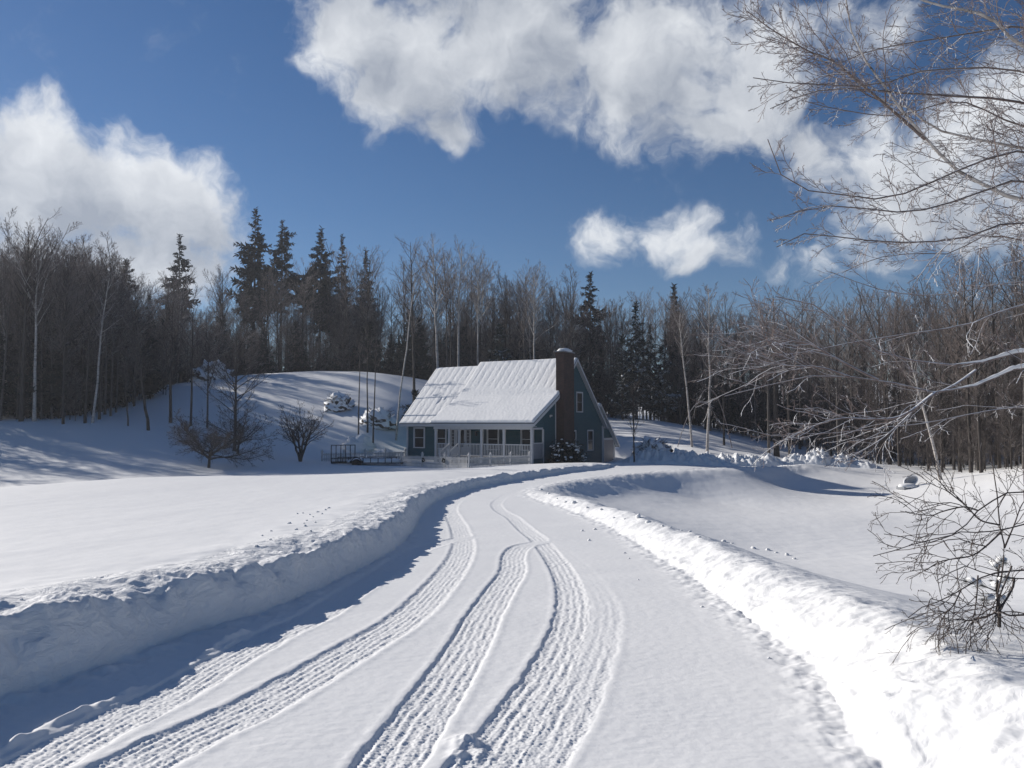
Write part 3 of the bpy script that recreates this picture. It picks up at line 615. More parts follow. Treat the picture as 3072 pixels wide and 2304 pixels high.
# ------------------------------------------------------------------ picket fence, trailer
def fence_run(A, B, hgt, label, name='picket_fence', nposts=4, gate=()):
    A, B = np.array(A), np.array(B); d = B - A; Lh = math.hypot(d[0], d[1]); rz = math.atan2(d[1], d[0])
    root = thing(name, A, rz, label, 'fence'); sl = d[2] / Lh
    pk = MB(); n = int(Lh / .135)
    rnd = random.Random(int(Lh * 100))
    for k in range(n):
        x = (k + .5) * Lh / n; z = x * sl
        if any(abs(x - q) < .09 for q in np.linspace(0, Lh, nposts)): continue
        top = hgt - .10 + rnd.uniform(-.012, .012); w = .036
        pk.prism([(x - w, -.35 + z), (x + w, -.35 + z), (x + w, z + top), (x, z + top + .06), (x - w, z + top)], lambda a, b, e: (a, e, b), -.045, -.025)
    pk.build('pickets', FENCEW, root)
    rl = MB()
    for h in (hgt * .24, hgt * .74): rl.bar((.05, 0, h), (Lh - .05, 0, h + d[2]), .045, .09)
    rl.build('rail', FENCEW, root)
    sn = MB()
    for q in np.linspace(0, Lh, nposts):
        z = q * sl
        MB().box(q - .06, q + .06, -.06, .06, z - .4, z + hgt + .06).box(q - .085, q + .085, -.085, .085, z + hgt + .06, z + hgt + .10).prism([(q - .05, z + hgt + .10), (q + .05, z + hgt + .10), (q + .015, z + hgt + .22), (q - .015, z + hgt + .22)], lambda a, b, e: (a, e, b), -.05, .05).build('post', FENCEW, root)
    return root
gz = lambda p: np.array([p[0], p[1], ground(p[0], p[1])])
fA, fB, fC = at(1204, 1396, 54.5), at(1407, 1406, 49), at(1588, 1391, 54.2)
fA, fB, fC = gz(fA), gz(fB), gz(fC)
fence_run(fA, fB, .74, 'white picket fence run with two dark wreaths in front of the porch, beside the trailer', nposts=4)
fence_run(fB, fC, .70, 'white picket fence run from the corner post to the porch right end', nposts=4)
fD, fE = gz(at(966, 1388, 59)), gz(at(1215, 1380, 63.3))
fence_run(fD, fE, .66, 'white picket fence run behind the flatbed trailer', nposts=5)
for k, (lab) in enumerate(('dark round wreath on the left gate post of the picket fence', 'dark round wreath on the right gate post of the picket fence')):
    q = fA + (fB - fA) * (.355 + .30 * k); q = q + np.array([-.02, -.16, .42]); ts = np.linspace(0, 2 * math.pi, 14)
    w = thing('wreath', q, math.atan2(fB[1] - fA[1], fB[0] - fA[0]), lab, 'wreath', 'wreaths on the gate posts'); rb = MB()
    rnd = random.Random(k)
    for i in range(44):
        a = rnd.uniform(0, 6.28); a2 = a + .5; r0 = .10 + rnd.uniform(-.03, .03)
        rb.bar((r0 * math.cos(a), rnd.uniform(-.03, .03), r0 * math.sin(a)), ((r0 + .03) * math.cos(a2), rnd.uniform(-.06, .03), (r0 + .03) * math.sin(a2)), .035, .03)
    rb.build('greenery', NEEDLE, w)
TB = gz(at(993, 1392, 54.2)); TE = gz(at(1207, 1399, 54.0))
tr = thing('utility_trailer', TB + np.array([0, 0, .02]), math.atan2(TE[1] - TB[1], TE[0] - TB[0]), 'black utility trailer with upright mesh ramp gate, bed full of snow', 'trailer')
TL = float(np.hypot(*(TE - TB)[:2])); TW = 1.7
MB().box(0, TL, -.04, .04, .02, .10).box(0, TL, TW - .04, TW + .04, .02, .10).box(0, .08, .04, TW - .04, .02, .1).box(TL - .08, TL, .04, TW - .04, .02, .1).box(TL, TL + .5, TW / 2 - .05, TW / 2 + .05, .02, .10).build('frame', BLACKM, tr)
for sy in (0, TW):
    b = MB().box(.0, TL * .29, sy - .025, sy + .025, .36, .41).box(TL * .43, TL * .86, sy - .025, sy + .025, .38, .43).box(0, .05, sy - .025, sy + .025, .1, .36)
    for q in (.16, .45, .555, .66, .76, .85): b.box(TL * q - .022, TL * q + .022, sy - .022, sy + .022, .1, .375)
    b.build('side_rail', BLACKM, tr)
    fd = MB(); n = 9
    for k in range(n):
        a0, a1 = math.pi * k / n, math.pi * (k + 1) / n; c = TL * .355
        fd.bar((c - .36 * math.cos(a0), sy, .08 + .36 * math.sin(a0)), (c - .36 * math.cos(a1), sy, .08 + .36 * math.sin(a1)), .22, .03)
    fd.build('fender', BLACKM, tr)
    wv_, wq_ = [], []
    a = np.linspace(0, 2 * math.pi, 24, endpoint=False)
    rings = [(.18, -.1), (.29, -.1), (.31, -.07), (.31, .07), (.29, .1), (.18, .1)]
    Vw = np.vstack([np.stack([TL * .355 + r * np.cos(a), sy + o + 0 * a, .02 + r * np.sin(a)], 1) for r, o in rings]); nr_ = len(rings)
    Qw = np.array([[i * 24 + j, i * 24 + (j + 1) % 24, ((i + 1) % nr_) * 24 + (j + 1) % 24, ((i + 1) % nr_) * 24 + j] for i in range(nr_) for j in range(24)])
    wo_ = obj_np('wheel', Vw, Qw, RUBBER, tr)
    MB().prism([(TL * .355 + .18 * math.cos(q), .02 + .18 * math.sin(q)) for q in a[::2]], lambda x, z, e: (x, e, z), sy - .05, sy + .05).build('rim', BLACKM, wo_)
gt = MB().bar((0.02, .0, .1), (.02, 0, 1.28), .05, .05).bar((.02, TW, .1), (.02, TW, 1.28), .05, .05).bar((.02, -.025, 1.28), (.02, TW + .025, 1.28), .05, .05).bar((.02, .025, .14), (.02, TW - .025, .14), .04, .04)
for k in range(1, 5): gt.bar((.02, TW * k / 5, .15), (.02, TW * k / 5, 1.26), .04, .045)
go_ = gt.build('ramp_gate', BLACKM, tr); go_.rotation_euler = (0, 0, R(-58)); 
V, Q = blob((TL * .58, TW / 2, .10), (TL * .40, TW * .52, .34), 9, .06, 1.2, 40, -.3); V[:, 2] = np.minimum(V[:, 2], .42 + .03 * np.sin(V[:, 0] * 2.1)); obj_np('snow_load', V, Q, SNOW, tr)

# ------------------------------------------------------------------ tree growing (vectorised branching)
def unit(v): return v / (np.linalg.norm(v, axis=-1, keepdims=True) + 1e-12)
def frames(T):
    m = unit(T.mean(1)) if T.ndim == 3 else T
    ref = np.where(np.abs(m[:, 2:3]) > .85, np.array([[1., 0, 0]]), np.array([[0, 0, 1.]]))
    return ref
def tubes(P, Rr, k):
    B, n, _ = P.shape; T = unit(np.gradient(P, axis=1)); ref = frames(T)[:, None, :]
    U = unit(np.cross(T, np.broadcast_to(ref, T.shape))); W = np.cross(T, U)
    a = np.arange(k) * 2 * math.pi / k
    V = P[:, :, None, :] + Rr[:, :, None, None] * (np.cos(a)[None, None, :, None] * U[:, :, None, :] + np.sin(a)[None, None, :, None] * W[:, :, None, :])
    b, i, j = np.meshgrid(np.arange(B), np.arange(n - 1), np.arange(k), indexing='ij'); o = b * n * k; j2 = (j + 1) % k
    Q = np.stack([o + i * k + j, o + i * k + j2, o + (i + 1) * k + j2, o + (i + 1) * k + j], -1).reshape(-1, 4)
    return V.reshape(-1, 3), Q
def sprout(rng, P, Rr, m, t0, t1, ang, length, up=.3, wig=.15, n=5, rk=.012, rtip=.003, rmax=.75, bias=None, taper_len=.6):
    """grow m side branches on every branch of P (B,n,3)"""
    B, np_, _ = P.shape
    t = t0 + (t1 - t0) * (np.arange(m)[None] + rng.random((B, m))) / m; x = t * (np_ - 1); i = np.minimum(x.astype(int), np_ - 2); f = (x - i)[..., None]
    bi = np.arange(B)[:, None]; p = P[bi, i] * (1 - f) + P[bi, i + 1] * f; T = unit(P[bi, i + 1] - P[bi, i]); r = Rr[bi, i] * (1 - f[..., 0]) + Rr[bi, i + 1] * f[..., 0]
    p, T, r, t = p.reshape(-1, 3), T.reshape(-1, 3), r.ravel(), t.ravel()
    ref = np.where(np.abs(T[:, 2:3]) > .9, np.array([[1., 0, 0]]), np.array([[0, 0, 1.]])); U = unit(np.cross(T, ref)); W = np.cross(T, U)
    az = (np.tile(np.arange(m), B) * 2.39996 + rng.random(len(p)) * 1.6 + np.repeat(rng.random(B) * 6.28, m))
    a = rng.uniform(ang[0], ang[1], len(p))
    d = np.cos(a)[:, None] * T + np.sin(a)[:, None] * (np.cos(az)[:, None] * U + np.sin(az)[:, None] * W)
    if bias is not None: d = unit(d + np.asarray(bias))
    plen = np.linalg.norm(np.diff(P, axis=1), axis=2).sum(1)
    L = (length(t) if callable(length) else length * np.repeat(plen, m) * (1 - taper_len * (t - t0) / (t1 - t0 + 1e-6))) * rng.uniform(.6, 1.25, len(p))
    out = [p]; step = L / (n - 1)
    for q in range(n - 1):
        p = p + d * step[:, None]; out.append(p)
        d = unit(d + np.array([0, 0, up / (n - 1)]) + rng.normal(0, wig, d.shape))
    NP = np.stack(out, 1); r0 = np.minimum(r * rmax, np.maximum(rk * L, rtip)); s = np.linspace(0, 1, n)[None]
    NR = r0[:, None] * (1 - s) + np.minimum(rtip, r0)[:, None] * s
    return NP, NR
def trunk_line(rng, H, r, lean=(0, 0), n=12, wob=.02, tip=.02):
    s = np.linspace(0, 1, n); x = lean[0] * H * s + np.cumsum(rng.normal(0, wob * H / n, n)); y = lean[1] * H * s + np.cumsum(rng.normal(0, wob * H / n, n))
    x -= x[0]; y -= y[0]
    P = np.stack([x, y, s * H], 1)[None]; Rr = (tip + (r - tip) * (1 - s) ** .85)[None]; Rr[0, 0] *= 1.25
    P[0, 0, 2] = -.6
    return P, Rr
def hardwood(seed, H=16, r=.15, clear=.35, n1=22, n2=8, n3=7, spread=.26, ang=(.5, .95), up=.55, lean=(0, 0), fork=0, n4=0, rt=.008, wob=.02):
    rng = np.random.default_rng(seed); P0, R0 = trunk_line(rng, H * .93, r, lean, 12, wob)
    tr_ = [tubes(P0, R0, 7)]
    Ps, Rs_ = P0, R0
    if fork:
        Pf, Rf = sprout(rng, P0, R0, fork, clear + .02, .62, (.22, .42), lambda t: H * (.98 - t), up=.5, wig=.07, n=12, rk=.012, rtip=.02, rmax=.8); tr_.append(tubes(Pf, Rf, 6))
        Ps, Rs_ = np.vstack([P0, Pf]), np.vstack([R0, Rf])
    def l1(t): return H * spread * (.35 + .65 * np.sin(np.clip((t - clear + .12) / (1.12 - clear), 0, 1) * math.pi) ** .8)
    P1, R1 = sprout(rng, P0, R0, n1, clear, .98, ang, l1, up=up, wig=.10, n=7, rk=.0125, rtip=rt)
    if fork:
        Pb, Rb = sprout(rng, Pf, Rf, max(6, n1 // 2), .25, .98, ang, lambda t: H * spread * .75 * (1.1 - .6 * t), up=up, wig=.10, n=7, rk=.0125, rtip=rt)
        P1, R1 = np.vstack([P1, Pb]), np.vstack([R1, Rb])
    tr_.append(tubes(P1, R1, 4))
    P2, R2 = sprout(rng, P1, R1, n2, .22, .98, (.4, .85), .42, up=.45, wig=.13, n=5, rk=.010, rtip=rt * .9)
    cr = [tubes(P2, R2, 3)]
    P3, R3 = sprout(rng, P2, R2, n3, .15, 1.0, (.35, .8), .45, up=.35, wig=.15, n=4, rk=.008, rtip=rt * .8)
    cr.append(tubes(P3, R3, 3))
    if n4: cr.append(tubes(*sprout(rng, P3, R3, n4, .2, 1, (.35, .8), .5, up=.2, wig=.15, n=3, rk=.008, rtip=rt * .7), 3))
    return merge(tr_), merge(cr)
def spray(rng, P, Rr, m, t0, length, width, droop, ang=(.7, 1.1)):
    """flat needle sprays: every twig carries two crossed lens-shaped blades"""
    P2, _ = sprout(rng, P, Rr, m, t0, 1.0, ang, length, up=-droop, wig=.14, n=4, rk=.01, rtip=.004)
    T = unit(P2[:, -1] - P2[:, 0]); up = np.array([0, 0, 1.]); A = unit(np.cross(T, up) + rng.normal(0, .25, T.shape)); C = unit(np.cross(A, T)); Vs, Qs = [], []
    Ls = np.linalg.norm(P2[:, -1] - P2[:, 0], axis=1); k = 0
    prof = np.array([.25, .5, .42, .05])
    for D, ws in ((A, 1.0), (C, .55)):
        w = (width * ws * Ls)[:, None] * prof[None] * rng.uniform(.7, 1.3, (len(P2), 4))
        V = np.stack([P2 - D[:, None] * w[..., None], P2 + D[:, None] * w[..., None]], 2).reshape(-1, 3)   # B,4,2
        b, i = np.meshgrid(np.arange(len(P2)), np.arange(3), indexing='ij'); o = k + b * 8 + i * 2
        Qs.append(np.stack([o, o + 1, o + 3, o + 2], -1).reshape(-1, 4)); Vs.append(V); k += len(V)
    return np.vstack(Vs), np.vstack(Qs)
def conifer(seed, H=18, r=.16, clear=.35, base_r=2.6, nb=70, ns=16, droop=.25, irregular=.25, width=.42):
    rng = np.random.default_rng(seed); P0, R0 = trunk_line(rng, H, r, (0, 0), 10, .006, .02)
    def l1(t): s = (t - clear) / (1 - clear); return base_r * (np.minimum(1, (1.02 - s) * 1.25) ** .85) * (.55 + .45 * sstep(-.02, .12, s)) * (1 + irregular * rng.normal(0, 1, len(t)))* 1.0 + .15
    P1, R1 = sprout(rng, P0, R0, nb, clear, .985, (1.25, 1.65), l1, up=-droop, wig=.07, n=6, rk=.012, rtip=.006)
    # tips turn up a little
    s = np.linspace(0, 1, 6)[None, :, None]; P1 = P1 + np.array([0, 0, 1.]) * (s ** 3) * .10 * np.linalg.norm(P1[:, -1] - P1[:, 0], axis=1)[:, None, None]
    dead, dR = sprout(rng, P0, R0, 22, .10, clear, (1.2, 1.7), lambda t: base_r * .35 + 0 * t, up=-.3, wig=.12, n=4, rk=.012, rtip=.006)
    t_ = merge([tubes(P0, R0, 7), tubes(P1, R1, 4), tubes(dead, dR, 3)])
    c_ = merge([spray(rng, P1, R1, ns, .12, .42, width, droop * 1.6), spray(rng, P0, R0, 40, .9, lambda t: .5 + 0 * t, .35, .1, (.7, 1.3))])
    return t_, c_

def tree_obj(name, t_, c_, mt, mc, loc, rz, label, cat='tree', group=None, crown='crown'):
    root = thing(name, loc, rz, label, cat, group)
    obj_np('trunk', *t_, mt, root); obj_np(crown, *c_, mc, root); return root
def copy_tree(root, loc, rz, sc, label, group):
    r = root.copy(); col.objects.link(r); r.location = tuple(float(v) for v in loc); r.rotation_euler = (0, 0, rz); r.scale = (sc, sc, sc); r['label'] = label
    if group: r['group'] = group
    r.name = root.name.split('.')[0]
    for ch in root.children:
        c = ch.copy(); col.objects.link(c); c.parent = r
    return r


# ------------------------------------------------------------------ forest
EDGE = [(-1500, 82), (-900, 77), (-300, 70), (0, 63), (250, 64), (330, 70), (450, 79), (600, 87), (900, 91), (1200, 89), (1300, 86), (1500, 86), (1850, 86), (1950, 85), (2100, 83), (2250, 80), (2400, 76), (2550, 69), (2700, 61), (2850, 53), (3072, 47), (3400, 42), (4200, 36)]
EW = np.array([at(px, 1270, d)[:2] for px, d in EDGE]); ES = spline(EW, 10)
ecum = np.concatenate([[0], np.cumsum(np.hypot(*np.diff(ES, axis=0).T))]); ELEN = ecum[-1]
def edge_pt(s, back):
    p = np.array([np.interp(s, ecum, ES[:, 0]), np.interp(s, ecum, ES[:, 1])]); q = np.array([np.interp(s + .5, ecum, ES[:, 0]), np.interp(s + .5, ecum, ES[:, 1])])
    d = (q - p) / (np.hypot(*(q - p)) + 1e-9); nrm = np.array([-d[1], d[0]]); return p + nrm * back
def pxof(p): return 1536 + p[0] / p[1] * F_PX
rng = np.random.default_rng(7)
GX, GY = np.arange(-190, 150, .8), np.arange(10, 200, .8); _gx, _gy = np.meshgrid(GX, GY, indexing='ij'); GZ = terrain(_gx.ravel(), _gy.ravel())[0].reshape(_gx.shape)
def gfast(x, y):
    u = np.clip((x - GX[0]) / .8, 0, len(GX) - 1.001); v = np.clip((y - GY[0]) / .8, 0, len(GY) - 1.001); i, j = int(u), int(v); a, b = u - i, v - j
    return float((GZ[i, j] * (1 - a) + GZ[i + 1, j] * a) * (1 - b) + (GZ[i, j + 1] * (1 - a) + GZ[i + 1, j + 1] * a) * b)
HW = [hardwood(100 + i, 16, r=.11 + .015 * (i % 3), clear=(.30, .42, .5, .36)[i % 4], n1=(24, 20, 18, 26)[i % 4], n2=8, n3=7, spread=(.22, .19, .20, .27)[i % 4], ang=(.45, .85), up=.6, lean=(rng.uniform(-.05, .05), 0), fork=(0, 1, 2, 0)[i % 4], n4=2, rt=.0085) for i in range(8)]
protos = []
for i in range(8):
    r = tree_obj('hardwood_tree', *HW[i], BIRCH if i in (2, 5) else BARKG if i % 3 == 0 else BARK, TWIGD if i % 4 == 2 else TWIG, (0, 0, 0), 0, 'x', 'tree', None); protos.append(r)
ZL = {0: 'bare hardwood tree in the shaded forest edge left of the snowy mound', 1: 'bare hardwood tree in the forest edge along the top of the snowy mound', 2: 'bare hardwood tree in the forest edge behind the house', 3: 'bare hardwood tree in the forest edge above the right snowy slope', 4: 'bare hardwood tree in the sunlit forest edge beyond the frozen pond'}
def zone_of(px): return 0 if px < 480 else 1 if px < 1250 else 2 if px < 1880 else 3 if px < 2420 else 4
SD2 = np.array([math.sin(R(-SUN_AZ)), -math.cos(R(SUN_AZ))]); TANE = math.tan(R(SUN_EL))
def blocks_sun(p, zt):
    """would a tree with its top at zt shade the open slopes the sun reaches in the photograph"""
    for t in np.arange(4, 44, 1.5):
        q = p + SD2 * t
        for x0, x1, y0, y1, zq in ((-25, -6, 73, 87, 5.0), (-10, -1, 62, 72, .3), (10, 27, 63, 79, -.3), (-12, 5, 56, 66, 3.5)):
            if x0 < q[0] < x1 and y0 < q[1] < y1 and zt > zq + t * TANE + .3: return 2 if zq == 3.5 else 1
    return 0
def px_of_left(p): return pxof(p) < -60 and rng.random() < .7
used_p = set(); cnt = 0; stuff_pts = []
s_ = 0.0
for row, (back, step) in enumerate(((0.3, 2.3), (2.6, 2.4), (5.2, 2.6), (8.0, 2.8), (11.0, 3.0))):
    s_ = rng.uniform(0, 1.5)
    while s_ < ELEN - 1:
        p = edge_pt(s_, back + rng.uniform(-.9, .9)); px = pxof(p); s_ += step * rng.uniform(.55, 1.4)
        hs_ = np.interp(px, [0, 300, 600, 1200, 1500, 1900, 2400, 2800, 3100], [.93, .93, .86, 1.0, .94, .90, .90, .86, .84]) * rng.uniform(.84, 1.10)
        z = gfast(*p)
        if px < -60 and rng.random() < .45: continue
        if px < -60 or px > 3130: stuff_pts.append((p[0], p[1], z, rng.integers(0, 6), rng.uniform(0, 6.28), hs_)); continue
        bs = blocks_sun(p, z + 15 * hs_)
        if bs == 2 or (bs and rng.random() < .85): continue
        i = int(rng.choice(8, p=(.165, .165, .03, .155, .165, .03, .15, .14))); lab = ZL[zone_of(px)].replace('hardwood tree', 'pale birch') if i in (2, 5) else ZL[zone_of(px)]; grp = 'forest edge trees, zone: ' + lab[5:]
        if i not in used_p:
            r = protos[i]; r.location = (p[0], p[1], z); r.rotation_euler = (0, 0, rng.uniform(0, 6.28)); r.scale = (hs_,) * 3; r['label'] = lab; r.name = 'birch_tree' if i in (2, 5) else 'hardwood_tree'; r['group'] = grp; used_p.add(i)
        else: copy_tree(protos[i], (p[0], p[1], z), rng.uniform(0, 6.28), hs_, lab, grp)
        cnt += 1
print('individual hardwoods', cnt)
# the wood behind the edge, one mass
fc = bpy.data.collections.new('forest_kinds')
def kind_obj(k, t_, c_, mt, mc):
    V, Q = merge([t_, c_]); me = mesh_np('forest_tree_%02d' % k, V, Q); me.materials.append(mt); me.materials.append(mc)
    mi = np.zeros(len(Q), np.int32); mi[len(t_[1]):] = 1; me.polygons.foreach_set('material_index', mi)
    o = bpy.data.objects.new('forest_kind_%02d' % k, me); fc.objects.link(o)
for i in range(6): kind_obj(i, *HW[i], BARK, TWIG if i % 2 else TWIGD)
CF = [conifer(300 + i, 9, .10, .06, 2.0, 60, 14, .3, .25, .5) for i in range(2)]
CF += [conifer(310, 16, .14, .2, 2.3, 70, 14, .3, .25, .45)]
for i in range(3): kind_obj(6 + i, *CF[i], BARK, NEEDLE)
SAP = [hardwood(700 + i, 7.5, r=.05, clear=.08, n1=34, n2=8, n3=6, spread=.26, ang=(.5, 1.1), up=.4, n4=2, rt=.009) for i in range(2)]
for i in range(2): kind_obj(9 + i, *SAP[i], BARK, TWIGD)
for back in np.arange(13, 84, 2.5):
    s_ = rng.uniform(0, 2)
    while s_ < ELEN - 1:
        p = edge_pt(s_, back + rng.uniform(-1.6, 1.6)); s_ += rng.uniform(1.6, 4.0) * (1 + back / 70); px = pxof(p)
        if p[1] < 25 or rng.random() < .06: continue
        hs_ = np.interp(px, [0, 300, 600, 1200, 1900, 2400, 2800, 3100], [.92, .91, .82, .93, .87, .87, .86, .84]) * rng.uniform(.82, 1.08)
        k = int(rng.integers(0, 6))
        bs = blocks_sun(p, gfast(*p) + 15 * hs_)
        if bs == 2 or (bs and rng.random() < .75): continue
        stuff_pts.append((p[0], p[1], gfast(*p) - .1, k, rng.uniform(0, 6.28), hs_))
for back in (2, 5, 9, 13, 17, 22, 28, 34, 42, 50, 58, 66):
    s_ = rng.uniform(0, 2)
    while s_ < ELEN - 1:
        p = edge_pt(s_, back + rng.uniform(-1.5, 1.5)); s_ += rng.uniform(1.2, 3.2)
        if p[1] < 25 or px_of_left(p) or (blocks_sun(p, gfast(*p) + 6.5) and rng.random() < .9): continue
        stuff_pts.append((p[0], p[1], gfast(*p) - .1, int(rng.integers(9, 11)), rng.uniform(0, 6.28), rng.uniform(.5, 1.15)))
for back in (.6, 1.8, 3.2, 4.6):
    s_ = rng.uniform(0, 2)
    while s_ < ELEN - 1:
        p = edge_pt(s_, back + rng.uniform(-.7, .7)); px = pxof(p); s_ += rng.uniform(.9, 2.4)
        if px < 2420: continue
        stuff_pts.append((p[0], p[1], gfast(*p) - .1, int(rng.integers(9, 11)), rng.uniform(0, 6.28), rng.uniform(.45, 1.05)))
for back in (4, 7.5, 11, 15, 20, 25, 31):
    s_ = rng.uniform(0, 2)
    while s_ < ELEN - 1:
        p = edge_pt(s_, back + rng.uniform(-1.5, 1.5)); px = pxof(p); s_ += rng.uniform(1.5, 3.6) * (1.6 if px > 2500 else 1.0)
        if px > 2450 and back < 7: continue
        if blocks_sun(p, gfast(*p) + 7) and rng.random() < .9: continue
        stuff_pts.append((p[0], p[1], gfast(*p) - .1, int(rng.integers(6, 8)) if rng.random() < .85 else 8, rng.uniform(0, 6.28), rng.uniform(.45, .95)))
SPt = np.array(stuff_pts); print('forest mass', len(SPt))
me = bpy.data.meshes.new('forest'); me.vertices.add(len(SPt)); me.vertices.foreach_set('co', SPt[:, :3].astype(np.float32).ravel())
for nm, typ, dat in (('kind_index', 'INT', SPt[:, 3].astype(np.int32)), ('turn', 'FLOAT', SPt[:, 4].astype(np.float32)), ('size', 'FLOAT', SPt[:, 5].astype(np.float32))):
    a = me.attributes.new(nm, typ, 'POINT'); a.data.foreach_set('value', dat)
fo = bpy.data.objects.new('forest', me); col.objects.link(fo); tag(fo, 'dense leafless winter woods with dark evergreens behind the front trees', 'woods', None, 'stuff')
ng = bpy.data.node_groups.new('forest_trees', 'GeometryNodeTree'); ng.interface.new_socket('Geometry', in_out='INPUT', socket_type='NodeSocketGeometry'); ng.interface.new_socket('Geometry', in_out='OUTPUT', socket_type='NodeSocketGeometry')
ni, no = ng.nodes.new('NodeGroupInput'), ng.nodes.new('NodeGroupOutput')
ci = ng.nodes.new('GeometryNodeCollectionInfo'); ci.inputs['Collection'].default_value = fc; ci.inputs['Separate Children'].default_value = True; ci.inputs['Reset Children'].default_value = True
ip = ng.nodes.new('GeometryNodeInstanceOnPoints'); ip.inputs['Pick Instance'].default_value = True
def attr(nm, typ):
    n = ng.nodes.new('GeometryNodeInputNamedAttribute'); n.data_type = typ; n.inputs['Name'].default_value = nm; return n.outputs['Attribute']
cx = ng.nodes.new('ShaderNodeCombineXYZ'); ng.links.new(attr('turn', 'FLOAT'), cx.inputs[2])
ng.links.new(ni.outputs[0], ip.inputs['Points']); ng.links.new(ci.outputs[0], ip.inputs['Instance']); ng.links.new(attr('kind_index', 'INT'), ip.inputs['Instance Index'])
ng.links.new(cx.outputs[0], ip.inputs['Rotation']); ng.links.new(attr('size', 'FLOAT'), ip.inputs['Scale']); ng.links.new(ip.outputs[0], no.inputs[0])
md = fo.modifiers.new('trees', 'NODES'); md.node_group = ng

# ------------------------------------------------------------------ spruces that stand out
def H_to(px, d, top): g_ = gpt(px, d); return g_, at(px, top, d)[2] - g_[2]
for k, (px, d, top, clear, br, irr, snow, lab) in enumerate((
        (757, 112, 625, .40, 2.9, .28, 0, 'tallest dark spruce with ragged crown rising above the forest left of the house'),
        (838, 110, 660, .46, 2.5, .30, 0, 'tall slim spruce with long bare trunk just right of the tallest spruce'),
        (955, 113, 682, .38, 3.3, .22, 0, 'broad dark spruce, third of the tall spruces left of the house'),
        (1020, 118, 705, .35, 2.2, .2, 0, 'narrow pointed spruce behind the right side of the broad dark spruce'),
        (527, 110, 705, .45, 2.2, .2, 0, 'lone pointed spruce against the cloud at left'),
        (369, 98, 780, .4, 1.7, .2, 0, 'small spruce top among bare trees at left, under the cloud'),
        (1092, 112, 752, .4, 1.8, .2, 0, 'half hidden spruce among bare trees right of the narrow pointed spruce'),
        (1772, 97, 820, .4, 2.0, .2, 0, 'spruce with pointed top above the chimney on the skyline'),
        (2028, 98, 855, .5, 1.2, .2, 0, 'tiny spruce tip on the skyline right of the house'),
        (1910, 83, 908, .12, 1.6, .2, 1, 'slim snow dusted spruce among bare trees right of the house'),
        (1500, 80, 975, .10, 2.3, .2, 1, 'snow laden small spruce right behind the house roof'),
        (1868, 82, 1010, .08, 2.1, .25, 1, 'dark spruce with snowy boughs beside the house gable'),
        (1985, 84, 1040, .08, 2.2, .25, 1, 'low wide snowy spruce at the top of the right slope'),
        (1246, 73, 1178, .05, 1.1, .2, 1, 'small snowy spruce sapling by the left end of the roof'))):
    g_, H = H_to(px, d, top)
    t_, c_ = conifer(400 + k, H, .017 * H * .62, clear, br * (1.0, 1.05, .95)[k % 3], 60 if H < 9 else (110, 84, 125)[k % 3], 26, (.30, .42, .22)[k % 3], irr * 1.5, .46 if H > 9 else .36)
    tree_obj('spruce_tree', t_, c_, BARK, NEEDLES if snow else NEEDLE, g_, k * 1.7, lab)
# ------------------------------------------------------------------ birches and young trees standing clear of the forest
def single(name, seed, px, d, top, lab, mt, mc, **kw):
    g_, H = H_to(px, d, top); t_, c_ = hardwood(seed, H, **kw); return tree_obj(name, t_, c_, mt, mc, g_, 0, lab)
B_ = dict(n2=8, n3=7, rt=.009)
single('birch_tree', 501, 1187, 69, 780, 'pale birch trunk leaning right beside the left end of the house', BIRCH, TWIGB, r=.09, clear=.66, n1=9, spread=.09, lean=(.10, 0), wob=.05, **B_)
single('birch_tree', 502, 1312, 85, 690, 'white forked birch rising behind the left ridge of the house', BIRCH, TWIGB, r=.16, clear=.45, n1=20, spread=.24, fork=2, wob=.05, **B_)
single('birch_tree', 503, 1378, 86, 715, 'tall white birch behind the roof step of the house', BIRCH, TWIGB, r=.15, clear=.5, n1=22, spread=.2, lean=(.01, 0), fork=1, wob=.04, **B_)
single('birch_tree', 504, 1432, 88, 745, 'white birch with round crown behind the house ridge', BIRCH, TWIGB, r=.12, clear=.5, n1=20, spread=.26, fork=1, wob=.06, **B_)
single('birch_tree', 505, 1608, 87, 795, 'white birch with wide crown left of the chimney', BIRCH, TWIGB, r=.14, clear=.5, n1=22, spread=.27, fork=2, wob=.06, **B_)
single('birch_tree', 506, 2076, 67.5, 915, 'slender birch leaning left on the right snowy slope', BIRCH, TWIGB, r=.10, clear=.6, n1=18, spread=.14, lean=(-.09, 0), wob=.04, **B_)
single('birch_tree', 507, 2119, 65.5, 828, 'tall straight birch on the right snowy slope', BIRCH, TWIGB, r=.115, clear=.5, n1=22, spread=.15, lean=(-.01, 0), wob=.05, **B_)
single('birch_tree', 508, 2822, 50, 1000, 'pale birch leaning left at the far edge of the frozen pond', BIRCH, TWIGB, r=.11, clear=.45, n1=18, spread=.2, lean=(-.22, 0), wob=.04, **B_)
single('birch_tree', 509, 275, 64, 800, 'pale birch in the shaded left forest edge, leaning right', BIRCH, TWIGB, r=.11, clear=.5, n1=16, spread=.18, lean=(.08, 0), wob=.05, **B_)
D_ = dict(n2=8, n3=6, rt=.008)
single('hardwood_tree', 521, 447, 62, 905, 'dark young tree with trunk leaning left in front of the mound', BARK, TWIGD, r=.12, clear=.35, n1=20, spread=.28, lean=(-.13, 0), wob=.06, **D_)
single('hardwood_tree', 522, 385, 63.5, 1000, 'thin dark sapling left of the leaning tree on the mound foot', BARK, TWIGD, r=.06, clear=.35, n1=18, spread=.25, lean=(-.05, 0), wob=.05, **D_)
single('hardwood_tree', 523, 512, 67, 880, 'dark trunk of a bare tree on the shaded left flank of the mound', BARK, TWIG, r=.14, clear=.3, n1=24, spread=.26, fork=1, **D_)
